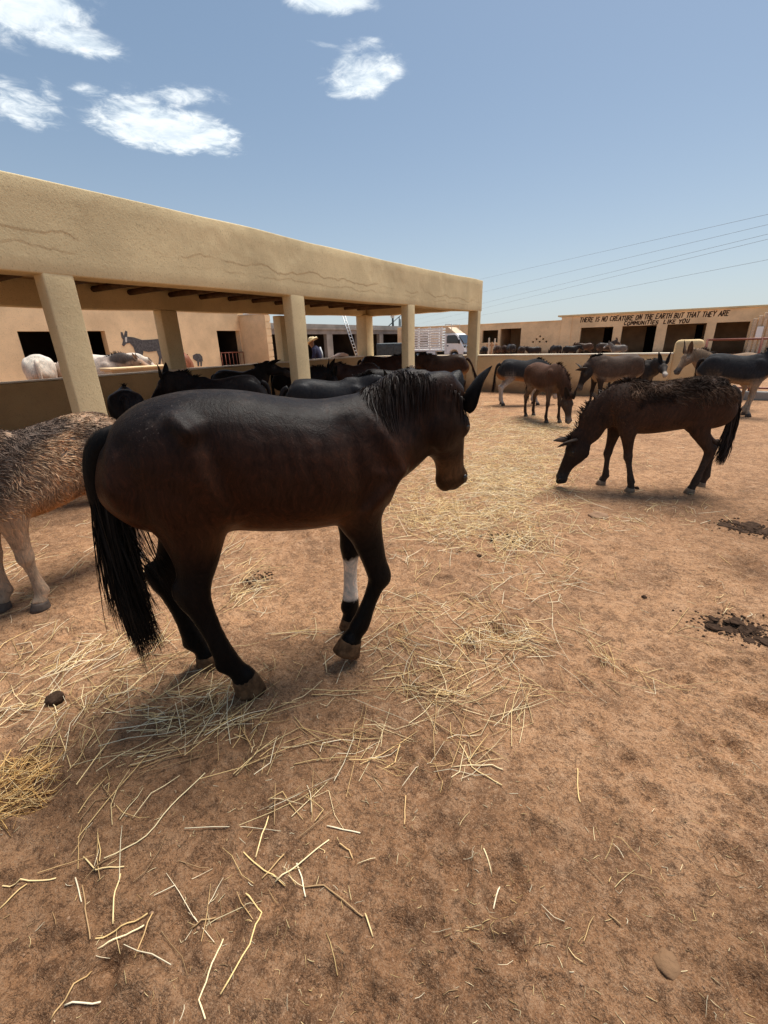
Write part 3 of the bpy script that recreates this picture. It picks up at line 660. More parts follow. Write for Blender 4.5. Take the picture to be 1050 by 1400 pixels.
# ------------------------------------------------------------------ truck
qt = at(603, 486, 38)
tk2 = thing('delivery_truck', 'small white cab truck with high slatted wooden cargo sides parked beyond the wall', 'truck', (qt[0], qt[1], 0), R(-3))
W2 = .85
prof = [(2.42, .42), (2.40, .85), (2.28, 1.12), (1.78, 1.86), (1.6, 1.95), (.78, 1.95), (.70, 1.86), (.70, .42), (1.15, .42), (1.22, .62), (1.35, .74), (1.55, .78), (1.75, .74), (1.88, .62), (1.95, .42)]
V, F = prismVF(prof, -W2, W2); me = mesh('cab', V, F, False); fix_normals(me)
bm = bmesh.new(); bm.from_mesh(me); bmesh.ops.bevel(bm, geom=[e for e in bm.edges if abs(e.verts[0].co.y-e.verts[1].co.y) < 1e-4], offset=.05, segments=3, affect='EDGES'); bm.to_mesh(me); bm.free()
cab = link('cab', me, tk2, M_WHITE)
V, F = prismVF([(2.335, 1.17), (1.86, 1.80), (1.84, 1.785), (2.30, 1.16)], -W2+.1, W2-.1); V[:, 0] += .03; V[:, 2] += .03
link('windscreen', mesh('windscreen', V, F, False), cab, M_GLASS)
for s_ in (-1, 1):
    pl = [(2.05, 1.22), (1.78, 1.74), (1.62, 1.83), (1.0, 1.83), (.92, 1.76), (.92, 1.24)]
    V, F = prismVF(pl, s_*(W2+.004)-.004, s_*(W2+.004)+.004); link('side_window', mesh('side_window', V, F, False), cab, M_GLASS)
    V, F = prismVF([(.86, .6), (.88, .6), (.88, 1.85), (.86, 1.85)], s_*(W2+.003)-.003, s_*(W2+.003)+.003); link('door_seam', mesh('door_seam', V, F, False), cab, M_GREYP)
    box('door_handle', (.95, 1.08, s_*(W2+.012)-.012, s_*(W2+.012)+.012, 1.02, 1.10), M_BLACK, cab, .005)
    box('mirror', (1.98, 2.10, s_*(W2+.13)-.05, s_*(W2+.13)+.05, 1.2, 1.5), M_BLACK, cab, .02)
    V, F = ellVF((2.34, s_*.62, .98), (.09, .17, .12)); link('headlight', mesh('headlight', V, F), tk2, M_GLASS)
box('grille', (2.40, 2.445, -.42, .42, .86, 1.02), M_BLACK, tk2, .01); box('bumper', (2.34, 2.50, -W2, W2, .34, .60), M_GREYP, tk2, .03)
box('deflector', (.80, 1.5, -.7, .7, 1.97, 2.0), M_TAN, tk2)
V, F = prismVF([(.72, 1.955), (1.62, 1.955), (.95, 2.42), (.72, 2.42)], -.72, .72); link('wind_deflector', mesh('wind_deflector', V, F, False), tk2, M_TAN)
V, F = join([tubeVF([(.70, s_*.72, 2.42), (.70, s_*.72, 2.62), (1.25, s_*.72, 2.62), (1.25, s_*.72, 2.2)], .025, 6) for s_ in (-1, 1)]+[tubeVF([(.7, -.72, 2.62), (.7, .72, 2.62)], .025, 6)]); link('roof_rack', mesh('roof_rack', V, F), tk2, M_ALU)
box('chassis', (-2.6, .68, -.45, .45, .42, .60), M_BLACK, tk2); box('bed_floor', (-2.65, .55, -W2, W2, .68, .82), M_WHITE, tk2, .01)
for s_ in (-1, 1):
    for k in range(8): box('slat', (-2.65, .52, s_*(W2-.02)-.018, s_*(W2-.02)+.018, .86+k*.20, .99+k*.20), M_SLAT, tk2, .005)
    for x_ in (-2.6, -1.6, -.6, .46): box('stake', (x_-.04, x_+.04, s_*(W2-.065)-.025, s_*(W2-.065)+.025, .82, 2.46), M_SLAT, tk2)
    for x_ in (1.55, -1.75):
        w1 = None; V, F, _, _ = loft([(x_, s_*.58, .33, .27, .27, 0), (x_, s_*.60, .33, .32, .32, 0), (x_, s_*.76, .33, .32, .32, 0), (x_, s_*.80, .33, .27, .27, 0)], 1, 20, (1, 0, 0)); w1 = link('wheel', mesh('wheel', V, F), tk2, M_BLACK)
        V, F, _, _ = loft([(x_, s_*.79, .33, .19, .19, 0), (x_, s_*.815, .33, .17, .17, 0)], 1, 16, (1, 0, 0)); link('rim', mesh('rim', V, F), w1, M_ALU)
for k in range(8): box('tail_slat', (-2.69, -2.655, -W2+.05, W2-.05, .86+k*.20, .99+k*.20), M_SLAT, tk2, .005)
box('tool_box', (-.9, -.1, -W2, -.5, .38, .66), M_WHITE, tk2, .02)

# ------------------------------------------------------------------ power lines
lines = [(372, 293), (390, 307), (405, 320), (412, 327), (423, 355)]
polef = thing('utility_pole', 'slim far utility pole carrying the wires beyond the concrete shed', 'utility pole', (*at(559, 450, 190)[:2], 0))
V, F = tubeVF([(0, 0, 0), (0, 0, 11)], [.14, .1], 8); link('pole', mesh('pole', V, F), polef, M_WOOD)
for k, (ya, yb) in enumerate(lines):
    sl_ = (yb-ya)/350.0; pts = []
    for px_ in (559, 620, 700, 820, 950, 1050, 1200):
        dist = 60*600/(px_-450); sag = 1-((px_-800)/350)**2*.0
        pts.append(at(px_, ya+sl_*(px_-700)+ (3 if 600 < px_ < 1000 else 0)*0, dist))
    V, F = tubeVF(pts, .017, 5)
    tag(link('power_line', mesh('power_line', V, F), None, M_GREYP), ['topmost thin power line rising to the right across the pale sky', 'second thin power line from the top crossing the pale sky', 'third thin power line from the top, upper of a close pair', 'fourth thin power line from the top, lower of a close pair', 'lowest thin power line just above the lettered stable'][k], 'power line', 'power lines across the sky')

# ------------------------------------------------------------------ man with the straw hat
qm = at(437, 475, 16)
man = thing('person', 'person in a navy shirt and wide straw hat bending behind the pavilion back wall', 'person', (qm[0], qm[1], 0), R(205))
def tubeL(rows, name, mat, par, n=14, m=3, side=(0, 1, 0)):
    V, F, _, _ = loft(rows, m, n, side); return link(name, mesh(name, V, F), par, mat)
Vb = []
Vb.append(loft([(.20, 0, 1.36, .05, .06, 0), (.24, 0, 1.42, .05, .06, 0), (.27, 0, 1.49, .072, .085, 0), (.29, 0, 1.57, .078, .098, 0), (.28, 0, 1.64, .06, .08, 0), (.27, 0, 1.68, .02, .03, 0)], 3, 14)[:2])
for s_ in (-1, 1):
    Vb.append(loft([(.12, s_*.22, 1.2, .04, .04, 0), (.20, s_*.26, 1.0, .036, .038, 0), (.34, s_*.22, .86, .028, .03, 0), (.42, s_*.20, .80, .04, .02, 0), (.48, s_*.19, .76, .038, .016, 0)], 3, 10)[:2])
    for k in range(4):
        Vb.append(loft([(.47, s_*.19+(k-1.5)*.018, .765, .009, .009, 0), (.51, s_*.19+(k-1.5)*.02, .735, .008, .008, 0), (.525, s_*.19+(k-1.5)*.02, .70+.01*abs(k-1.5), .006, .006, 0)], 2, 6)[:2])
    Vb.append(loft([(.44, s_*.165, .79, .010, .010, 0), (.47, s_*.145, .75, .009, .009, 0), (.485, s_*.145, .72, .006, .006, 0)], 2, 6)[:2])
    Vb.append(loft([(0, s_*.1, .12, .04, .05, 0), (0, s_*.1, .06, .04, .06, 0), (.06, s_*.1, .035, .045, .035, 0), (.17, s_*.1, .02, .04, .02, 0)], 2, 10)[:2])
Vb.append(ellVF((.365, 0, 1.54), (.022, .014, .03)))
V, F = join(Vb); link('body', mesh('body', V, F), man, M_SKIN)
V, F = join([loft([(0, 0, .88, .17, .12, 0), (.05, 0, 1.05, .17, .12, 0), (.12, 0, 1.25, .20, .13, 0), (.17, 0, 1.36, .19, .11, 0), (.2, 0, 1.42, .08, .07, 0)], 3, 16)[:2]]+[loft([(.16, s_*.16, 1.35, .07, .07, 0), (.14, s_*.22, 1.2, .062, .065, 0), (.19, s_*.26, 1.02, .05, .055, 0)], 3, 12)[:2] for s_ in (-1, 1)])
link('shirt', mesh('shirt', V, F), man, M_SHIRT)
V, F = join([loft([(0, s_*.09, .92, .10, .11, 0), (.01, s_*.1, .6, .075, .085, 0), (0, s_*.1, .3, .06, .065, 0), (0, s_*.1, .08, .055, .06, 0)], 3, 12)[:2] for s_ in (-1, 1)]); link('trousers', mesh('trousers', V, F), man, M_TROUS)
hat = tubeL([(.24, 0, 1.585, .03, .03, 0), (.245, 0, 1.592, .21, .22, 0), (.248, 0, 1.60, .20, .21, 0), (.25, 0, 1.605, .115, .13, 0), (.262, 0, 1.68, .105, .115, 0), (.27, 0, 1.715, .06, .075, 0), (.27, 0, 1.72, .01, .01, 0)], 'hat', M_STRAWHAT, man, 20, 2)
V, F = tubeVF([(.02, -.12, 1.38), (-.06, -.02, 1.2), (-.10, .08, 1.0)], .03, 6); link('strap', mesh('strap', V, F), man, M_STRAP)

# ------------------------------------------------------------------ mules, donkeys, horses
def mixc(a, b, t):
    t = np.clip(t, 0, 1)[:, None]; return np.atleast_2d(a)*(1-t)+np.atleast_2d(b)*t
FORE0 = [(.33, .70), (.325, .56), (.345, .315), (.345, .10), (.375, .045), (.40, 0)]
HIND0 = [(-.27, .80), (-.22, .60), (-.42, .375), (-.405, .115), (-.375, .05), (-.35, 0)]
def leg_pts(base, dx=0.0, top=1):
    zt = base[top][1]; return [(x+dx*(zt-z)/zt if z < zt else x, z) for x, z in base]
TRUNK0 = [(-.515, .86, .72, .055, 0), (-.48, .93, .62, .13, .0), (-.40, .975, .545, .178, -.02), (-.27, 1.0, .535, .195, -.03), (-.13, .985, .535, .198, -.06),
          (.0, .965, .515, .212, -.10), (.13, .962, .495, .210, -.14), (.24, .985, .495, .185, -.22), (.33, 1.0, .515, .158, -.30), (.42, .955, .56, .14, -.20), (.475, .88, .62, .115, 0), (.51, .81, .68, .06, 0)]
def equine(name, label, cat, pos, head, S, pal, group=None, voxel=.02, trunk=TRUNK0, fore=((0, 0), (0, 0)), hind=((0, 0), (0, 0)), legs=None,
           nb=(.37, 0, .80), poll=(.66, 0, 1.14), nose=(.95, 0, .90), head_len=.43, head_side=None, ears='up', ear_len=.22, tail='donkey', mane='short', tail_sw=(0, 0),
           shag=0, coat=None, leg_y=.105, neck_w=1.0, extra=(), seed=1, eyes=True, smooth=4, tuft_fn=None, hero=False, leg_k=1.0, head_k=1.0, neck_d=1.0, jitter=0.0, nb_depth=.19, musc=True, disp=None, ear_w=1.0):
    rs = random.Random(seed); root = thing(name, label, cat, (pos[0], pos[1], 0), head, group)
    root.location.z = float(gh(pos[0], pos[1])[0])*.5
    RAW = []; COLS = []
    top, sidec, belly, legc, legl, muz, ring, neckc, headc = [np.array(pal[k], float) for k in ('top', 'side', 'belly', 'leg', 'low', 'muzzle', 'ring', 'neck', 'head')]
    def add(V, F, col): RAW.append((V, F)); COLS.append(np.broadcast_to(col, (len(V), 3)))
    # trunk
    rows = [(x, 0, (zt+zb)/2, w_, (zt-zb)/2, eg) for x, zt, zb, w_, eg in trunk]
    V, F, fr, an = loft(rows, 4, 28, pw=.92)
    cc = mixc(belly, sidec, (an+.80)/.35); cc = np.where((an > .1)[:, None], mixc(sidec, top, (an-.1)/.6), cc)
    add(V, F, cc)
    # muscle masses
    for (c_, r_, k_) in list(extra)+([((-.30, .12, .80), (.17, .085, .16), 0), ((-.30, -.12, .80), (.17, .085, .16), 0), ((.31, .105, .75), (.12, .06, .17), 0), ((.31, -.105, .75), (.12, .06, .17), 0)] if musc else []):
        V, F = ellVF(c_, r_, n=16, m=10); add(V, F, np.array([top, sidec, belly][k_] if c_[2] < .9 else top)*1.0 if k_ != 0 else mixc(sidec, top, (V[:, 2]-.78)/.2))
    # neck
    nb = np.array(nb, float); poll = np.array(poll, float); nose = np.array(nose, float)
    L = np.linalg.norm(poll-nb); d0 = (poll-nb)/L
    start = nb-np.array([.16, 0, .02]); ctrl = nb+d0*L*.48+np.array([.0, 0, .02])
    ax_h = (nose-poll)/np.linalg.norm(nose-poll)
    endc = poll-np.array([0, 0, .0])
    if head_side is None:
        hz_ = d0*np.array([1, 1, 0]) + .0001*np.array([1, 0, 0]); hh = ax_h*np.array([1, 1, 0])
        hdir = hh if np.linalg.norm(hh) > .35 else hz_
        head_side = np.cross([0, 0, 1], hdir/np.linalg.norm(hdir))
    head_side = np.array(head_side, float); head_side -= ax_h*(head_side@ax_h); head_side /= np.linalg.norm(head_side)
    h_up = np.cross(ax_h, head_side)
    HL = head_len
    pc = poll-h_up*.075*head_k
    rows = [(*start, .12, nb_depth+.01, 0), (*nb, .108*neck_w, nb_depth*neck_d, -.12), (*ctrl, .082*neck_w, .145*neck_d, -.15), (*(pc-d0*.09), .066*neck_w, .112*neck_d, -.12), (*pc, .062, .095, 0), (*(pc+ax_h*.06), .05, .07, 0)]
    sides = [(0, 1, 0), (0, 1, 0), (.0, 1, 0), tuple(np.array([0, 1, 0])*.5+head_side*.5), tuple(head_side), tuple(head_side)]
    V, F, fr, an = loft(rows, 5, 22, sides)
    cc = mixc(neckc*.6+belly*.4 if pal.get('throat') is None else pal['throat'], neckc, (an+.9)/.4); cc = np.where((an > .5)[:, None], mixc(neckc, top, (an-.5)/.5), cc); add(V, F, cc)
    NECKV = V
    # head
    prof = [(-.03, .10, .052), (.06, .165, .070), (.16, .205, .080), (.27, .215, .086), (.38, .190, .076), (.50, .152, .060), (.62, .125, .050), (.74, .112, .046), (.85, .108, .049), (.93, .098, .047), (.985, .070, .038), (1.0, .03, .02)]
    rows = []
    for s_, dp, wd in prof:
        dp *= head_k; wd *= head_k; bulge = .010*math.exp(-((s_-.25)/.12)**2)
        c_ = poll+ax_h*s_*HL+h_up*(bulge-dp/2+.004*math.sin(s_*5)); rows.append((*c_, wd, dp/2, -.10 if s_ < .5 else .0))
    V, F, fr, an = loft(rows, 4, 22, tuple(head_side), pw=.95)
    sfr = ((V-poll)@ax_h)/HL
    cc = mixc(headc, muz, (sfr-pal.get('muz_at', .70))/.10)
    if hero: cc = mixc(headc, np.array(muz), (sfr-.58)/.15)*1.0; cc = np.where((sfr > .88)[:, None], cc*.45, cc)
    add(V, F, cc)
    for s_ in (-1, 1):
        ec = poll+ax_h*HL*.29-h_up*.045*head_k+head_side*s_*.062*head_k
        V, F = ellVF((0, 0, 0), (.040*head_k, .022*head_k, .026*head_k), n=10, m=6)
        V = V@np.array([ax_h, head_side, h_up])+ec; add(V, F, ring)
        V, F = ellVF((0, 0, 0), (.075*head_k, .020*head_k, .062*head_k), n=10, m=6)      # cheek
        V = V@np.array([ax_h, head_side, h_up])+poll+ax_h*HL*.26-h_up*.135*head_k+head_side*s_*.060*head_k; add(V, F, headc)
        V, F = ellVF((0, 0, 0), (.034*head_k, .014*head_k, .024*head_k), n=10, m=6)      # nostril wing
        V = V@np.array([ax_h, head_side, h_up])+poll+ax_h*HL*.90-h_up*.030*head_k+head_side*s_*.040*head_k; add(V, F, muz if not hero else np.array(muz)*.5)
    V, F = ellVF((0, 0, 0), (.045*head_k, .040*head_k, .028*head_k), n=10, m=6)
    V = V@np.array([ax_h, head_side, h_up])+poll+ax_h*HL*.92-h_up*.092*head_k; add(V, F, muz if not hero else np.array(muz)*.5)
    # legs
    hoofs = []
    lk = leg_k
    for end in ('fore', 'hind'):
        for si, s_ in enumerate((-1, 1)):        # right, left
            dx, dy = (fore if end == 'fore' else hind)[si]
            key = end+('R', 'L')[si]
            P_ = (legs or {}).get(key) or leg_pts(FORE0 if end == 'fore' else HIND0, dx)
            yo = leg_y*s_
            def Y(z, z0=.62): return yo+dy*max(0, (z0-z)/z0)
            (x0, z0), (x1, z1), (x2, z2), (x3, z3), (x4, z4), (x5, z5) = P_[:6]
            def lerp(a, b_, t_): return a+(b_-a)*t_
            if end == 'fore':
                rows = [(x0, yo*1.05, z0, .060, .105, 0), (x1, yo*1.06, z1, .058, .078, 0), (lerp(x1, x2, .35), Y(lerp(z1, z2, .35)), lerp(z1, z2, .35), .045, .054, 0), (lerp(x1, x2, .75), Y(lerp(z1, z2, .75)), lerp(z1, z2, .75), .034, .040, 0),
                        (x2, Y(z2), z2, .037, .040, 0), (lerp(x2, x3, .22), Y(lerp(z2, z3, .22)), lerp(z2, z3, .22), .026, .029, 0), (lerp(x2, x3, .6), Y(lerp(z2, z3, .6)), lerp(z2, z3, .6), .0225, .0265, 0),
                        (x3, Y(z3), z3, .031, .034, 0), (lerp(x3, x4, .6), Y(lerp(z3, z4, .6)), lerp(z3, z4, .6), .027, .029, 0), (x4, Y(z4), z4, .033, .037, 0), (lerp(x4, x5, .35), Y(z5), lerp(z4, z5, .35), .030, .036, 0)]
            else:
                hx_ = x2
                rows = [(x0, yo*.95, z0, .075, .16, 0), (lerp(x0, x1, .5)-.015, yo*1.08, lerp(z0, z1, .5), .075, .135, 0), (x1-.02, yo*1.08, z1, .062, .10, 0), (lerp(x1, x2, .45), Y(lerp(z1, z2, .45)), lerp(z1, z2, .45), .046, .064, 0), (lerp(x1, x2, .80), Y(lerp(z1, z2, .8)), lerp(z1, z2, .80), .033, .046, 0),
                        (x2+.0, Y(z2), z2, .035, .048, 0), (lerp(x2, x3, .2), Y(lerp(z2, z3, .2)), lerp(z2, z3, .2), .029, .037, 0), (lerp(x2, x3, .6), Y(lerp(z2, z3, .6)), lerp(z2, z3, .6), .025, .029, 0),
                        (x3, Y(z3), z3, .031, .035, 0), (lerp(x3, x4, .6), Y(lerp(z3, z4, .6)), lerp(z3, z4, .6), .027, .030, 0), (x4, Y(z4), z4, .033, .037, 0), (lerp(x4, x5, .35), Y(z5), lerp(z4, z5, .35), .030, .036, 0)]
            rows = [(a, b_, c_, d_*lk, e_*lk, f_) for a, b_, c_, d_, e_, f_ in rows]
            V, F, fr, an = loft(rows, 4, 16)
            uz = V[:, 2]
            cc = mixc(legc, sidec, (uz-.50)/.15); cc = mixc(legl, cc, (uz-.30)/.10); 
            if end == 'hind' and pal.get('gaskin') is not None: cc = np.where((uz > .5)[:, None], mixc(cc[0]*0+np.array(pal['gaskin']), sidec, (uz-.55)/.25), cc)
            sock = pal.get('sock', {}).get(key)
            if sock:
                k_ = (uz > sock[0]) & (uz < sock[1]); cc = np.where(k_[:, None], np.array(sock[2]), cc)
            add(V, F, cc)
            if end == 'hind':      # point of the hock
                V, F = ellVF((x2-.030*lk, Y(z2), z2+.025), (.026*lk, .022*lk, .042*lk), n=8, m=6); add(V, F, legl if legl is not None else legc)
            else:
                V, F = ellVF((x2+.008*lk, Y(z2), z2), (.036*lk, .036*lk, .045*lk), n=8, m=6); add(V, F, np.array(sock[2]) if sock and sock[0] < z2 < sock[1] else legl)
            V, F = ellVF((x3-.022*lk, Y(z3), z3-.008), (.020*lk, .022*lk, .028*lk), n=8, m=6); add(V, F, legl)
            dn = np.array([x5-x4, 0, z5-z4]); hoofs.append((np.array([x4, Y(z4), z4]), np.array([x5, Y(z5), z5]), key))
    # one continuous skin
    V, F = join([(v*S, f) for v, f in RAW]); C_ = np.concatenate(COLS)
    me = mesh('tmp', V, F, False); o = bpy.data.objects.new('tmp', me); COL.objects.link(o)
    md = o.modifiers.new('r', 'REMESH'); md.mode = 'VOXEL'; md.voxel_size = voxel; md.use_smooth_shade = True
    md = o.modifiers.new('s', 'SMOOTH'); md.factor = .5; md.iterations = smooth
    bm_ = bpy.data.meshes.new_from_object(o.evaluated_get(bpy.context.evaluated_depsgraph_get())); bpy.data.objects.remove(o)
    n = len(bm_.vertices); co = np.empty(n*3, np.float32); bm_.vertices.foreach_get('co', co); co = co.reshape(-1, 3)
    kd = kdtree.KDTree(len(V))
    for i, v in enumerate(V): kd.insert(v, i)
    kd.balance(); bc = np.empty((n, 3))
    for i in range(n):
        r_ = kd.find_n(co[i], 3); bc[i] = (C_[r_[0][1]]*.5+C_[r_[1][1]]*.3+C_[r_[2][1]]*.2)
    polys = [tuple(p_.vertices) for p_ in bm_.polygons]; bpy.data.meshes.remove(bm_)
    # markings that are part of the coat
    if pal.get('paint'): bc = pal['paint'](co/S, bc)
    # small unevenness of a living body
    if disp is not None: co = disp(co/S, co, S)
    # ears
    EV = []; EC = []
    ear_c = np.array(pal.get('ear', neckc)); 
    for s_ in (-1, 1):
        base = poll+ax_h*.022-h_up*.020*head_k+head_side*s_*.044*head_k
        if ears == 'up': dr = h_up*.62-ax_h*.75+head_side*s_*.30
        elif ears == 'side': dr = h_up*.55-ax_h*.25+head_side*s_*.85
        elif ears == 'back': dr = -ax_h*.95+h_up*.15+head_side*s_*.35
        elif ears == 'fwd': dr = h_up*.95-ax_h*.20+head_side*s_*.22
        else: dr = np.array(ears[0 if s_ < 0 else 1], float)
        dr = dr/np.linalg.norm(dr); lat = head_side*s_-dr*(head_side*s_@dr); lat /= np.linalg.norm(lat)
        op = np.cross(lat, dr)
        if op@(ax_h+lat*.8) < 0: op = -op
        op = op*.8+lat*.6; op -= dr*(op@dr); op /= np.linalg.norm(op); la = np.cross(dr, op)
        nt, ns = 11, 9; g = {}
        for layer in (0, 1):
            for i in range(nt):
                t_ = i/(nt-1); wdt = .047*ear_w*head_k*(ear_len/.22)**.5*(math.sin(math.pi*min(1, .16+t_*.84))**.75)*(1-.25*t_)+.0015
                for j in range(ns):
                    u_ = -1+2*j/(ns-1); ang = u_*(2.0-1.15*min(1, t_*1.5)); cur = wdt/max(.35, math.sin(min(1.57, 2.0-1.15*min(1, t_*1.5))))
                    rr_ = cur*(1-.16*layer); pt = base+dr*(t_*ear_len-.02)+la*rr_*math.sin(ang)*.95+op*(cur*.62-rr_*math.cos(ang)*.95)+op*.04*t_*t_*ear_len
                    g[(layer, i, j)] = len(EV); EV.append(pt*S); EC.append(ear_c*(1.0 if layer == 0 else .75) if t_ < .8 else ear_c*.6)
        for i in range(nt-1):
            for j in range(ns-1):
                for layer in (0, 1):
                    q = (g[(layer, i, j)], g[(layer, i+1, j)], g[(layer, i+1, j+1)], g[(layer, i, j+1)]); polys.append(tuple(a+n for a in (q if layer == 0 else q[::-1])))
            for j in (0, ns-1): polys.append(tuple(a+n for a in (g[(0, i, j)], g[(0, i+1, j)], g[(1, i+1, j)], g[(1, i, j)])))
        for j in range(ns-1): polys.append(tuple(a+n for a in (g[(0, nt-1, j)], g[(0, nt-1, j+1)], g[(1, nt-1, j+1)], g[(1, nt-1, j)])))
    allV = np.vstack([co, np.array(EV)]); body_me = mesh('body', allV, polys); set_attr(body_me, 'coat', np.vstack([bc, np.array(EC)]))
    body = link('body', body_me, root, coat or M_COAT)
    # hooves
    for c_, t_, key in hoofs:
        ax = t_-c_; ax = ax/np.linalg.norm(ax)
        fl = legs and key in legs and len(legs[key]) > 6     # lifted: sole normal follows the pastern
        bot = t_ if fl else np.array([t_[0]-.012, t_[1], -.006])
        fwd_ = np.array([1.0, 0, 0]); k = .92*lk
        V, F, _, _ = loft([(*(c_+ax*.004), .034*k, .040*k, 0), (*(c_*.5+bot*.5), .040*k, .046*k, 0), (*bot, .045*k, .053*k, 0)], 2, 14)
        if not fl: V[-14:, 2] = -.006
        link('hoof', mesh('hoof', V*S, F), root, pal.get('hoofmat', M_HOOF))
    if eyes:
        for s_ in (-1, 1):
            ec = poll+ax_h*HL*.29-h_up*.045*head_k+head_side*s_*.066*head_k
            V, F = ellVF(ec*S, (.0160*head_k*S,)*3, n=12, m=8); link('eye', mesh('eye', V, F), root, M_EYE)
            if voxel < .018:
                V, F = ellVF((0, 0, 0), (.017*head_k, .006, .011*head_k), n=10, m=6); V = (V@np.array([ax_h, head_side, h_up])+poll+ax_h*HL*.915-h_up*.032*head_k+head_side*s_*.0505*head_k)*S
                link('nostril', mesh('nostril', V, F), root, M_EYE)
    # hair builders
    bvh = BVHTree.FromPolygons([tuple(v) for v in co], [p_ for p_ in polys if max(p_) < n]) if (mane == 'long' or shag) else None
    def ribbons(strands, wid, cols, name, parent=root, mat=None, stuff=False):
        Vv = []; Ff = []; Cc = []
        for pts, c_ in zip(strands, cols):
            pts = np.asarray(pts); m_ = len(pts); T = np.gradient(pts, axis=0)
            rv = np.array([rs.uniform(-1, 1) for _ in range(3)]); sd = np.cross(T, rv); sd /= np.linalg.norm(sd, axis=1)[:, None]+1e-9
            k0 = len(Vv); wv = wid*rs.uniform(.7, 1.3)
            for i in range(m_):
                w2 = wv*(1-(i/(m_-1))**2*.85)
                Vv.append(pts[i]-sd[i]*w2); Vv.append(pts[i]+sd[i]*w2); Cc += [c_, c_]
                if i: Ff.append((k0+2*i-2, k0+2*i-1, k0+2*i+1, k0+2*i))
        me = mesh(name, np.array(Vv), np.array(Ff)); set_attr(me, 'coat', np.array(Cc)); o = link(name, me, parent, mat or M_HAIR)
        if stuff: o['kind'] = 'stuff'
        return o
    tailc = np.array(pal.get('tail', np.array(legc)*.8)); manec = np.array(pal.get('mane', tailc))
    # tail
    if tail == 'donkey':
        tx = trunk[0][0]; p0 = np.array([tx+.05, 0, .90]); sx, sy = tail_sw
        path = [p0, p0+[-.055, sy*.1, -.03], p0+[-.085+sx*.2, sy*.25, -.13], p0+[-.085+sx*.5, sy*.55, -.27], p0+[-.075+sx*.8, sy*.8, -.40], p0+[-.07+sx, sy, -.52]]
        V, F, _, _ = loft([(*q, r_, r_, 0) for q, r_ in zip(path, (.034, .030, .024, .020, .020, .012))], 4, 10)
        me = mesh('tail', V*S, F); set_attr(me, 'coat', np.broadcast_to(np.array(pal.get('dock', sidec)), (len(V), 3))); tl = link('tail', me, root, coat or M_COAT)
        pp = catmull(np.array(path)*S, 6); st = []; cs = []
        for _ in range(120):
            i = rs.randrange(int(len(pp)*.5), len(pp)); o_ = np.array([rs.gauss(0, .016), rs.gauss(0, .016), 0])*S; ln = rs.uniform(.10, .20)*S
            dr = (pp[-1]-pp[-8]); dr = dr/np.linalg.norm(dr)
            st.append([pp[i]+o_*.6+dr*ln*t_+o_*t_*.9 for t_ in (0, .35, .7, 1)]); cs.append(tailc*rs.uniform(.7, 1.4))
        ribbons(st, .005*S, cs, 'tail_tuft', tl)
    elif callable(tail): tail(root, S, rs, ribbons, tailc)
    # mane
    crest0 = np.array([trunk[8][0]-.02, 0, trunk[8][1]-.01])
    cr = catmull(np.array([crest0, nb+np.array([.02, 0, nb_depth*.92]), ctrl+np.cross(d0, [0, 1, 0])*.145*neck_d, poll-d0*.05+np.array([0, 0, .01]), poll+ax_h*.04]), 12)
    if mane == 'short':
        st = []; cs = []
        for k in range(260 if voxel < .022 else 120):
            i = rs.uniform(0, len(cr)-1.01); a = cr[int(i)]*(1-i % 1)+cr[int(i)+1]*(i % 1); nrm = np.cross(d0, [0, 1, 0]); ln = rs.uniform(.035, .065)
            o_ = np.array([rs.gauss(0, .008), rs.gauss(0, .008), -.012]); lean = np.array([rs.gauss(0, .02), rs.gauss(0, .02), 0])
            st.append([(a+o_)*S, (a+o_+nrm*ln*.6+lean*.4)*S, (a+o_+nrm*ln+lean)*S]); cs.append(manec*rs.uniform(.7, 1.5))
        ribbons(st, .006*S, cs, 'mane')
    elif mane == 'long':
        st = []; cs = []; side_ = -1
        for k in range(1000):
            i = rs.uniform(7, len(cr)-11.01); a = cr[int(i)]*(1-i % 1)+cr[int(i)+1]*(i % 1); ln = rs.uniform(.08, .20)*(1 if i > 12 else .6)*(1 if i < len(cr)-18 else .55)
            p_ = (a+np.array([rs.gauss(0, .006), rs.gauss(0, .012), -.004]))*S; v_ = np.array([rs.gauss(.0, .12), side_*rs.uniform(.7, 1.0), rs.uniform(.0, .22)]); pts = [p_]
            off = rs.uniform(.001, .007)*S
            for q in range(7):
                v_ = v_*.72+np.array([rs.gauss(-.06, .07), -.01*side_, -.42]); p2 = pts[-1]+v_/np.linalg.norm(v_)*ln*S/7
                loc_, nr_, _, dd = bvh.find_nearest(Vector(p2))
                if loc_ is not None:
                    sgn = (p2-np.array(loc_))@np.array(nr_)
                    if sgn < off: p2 = np.array(loc_)+np.array(nr_)*off
                pts.append(p2)
            st.append(pts); cs.append(manec*rs.uniform(.7, 1.5))
        ribbons(st, .0017*S, cs, 'mane')
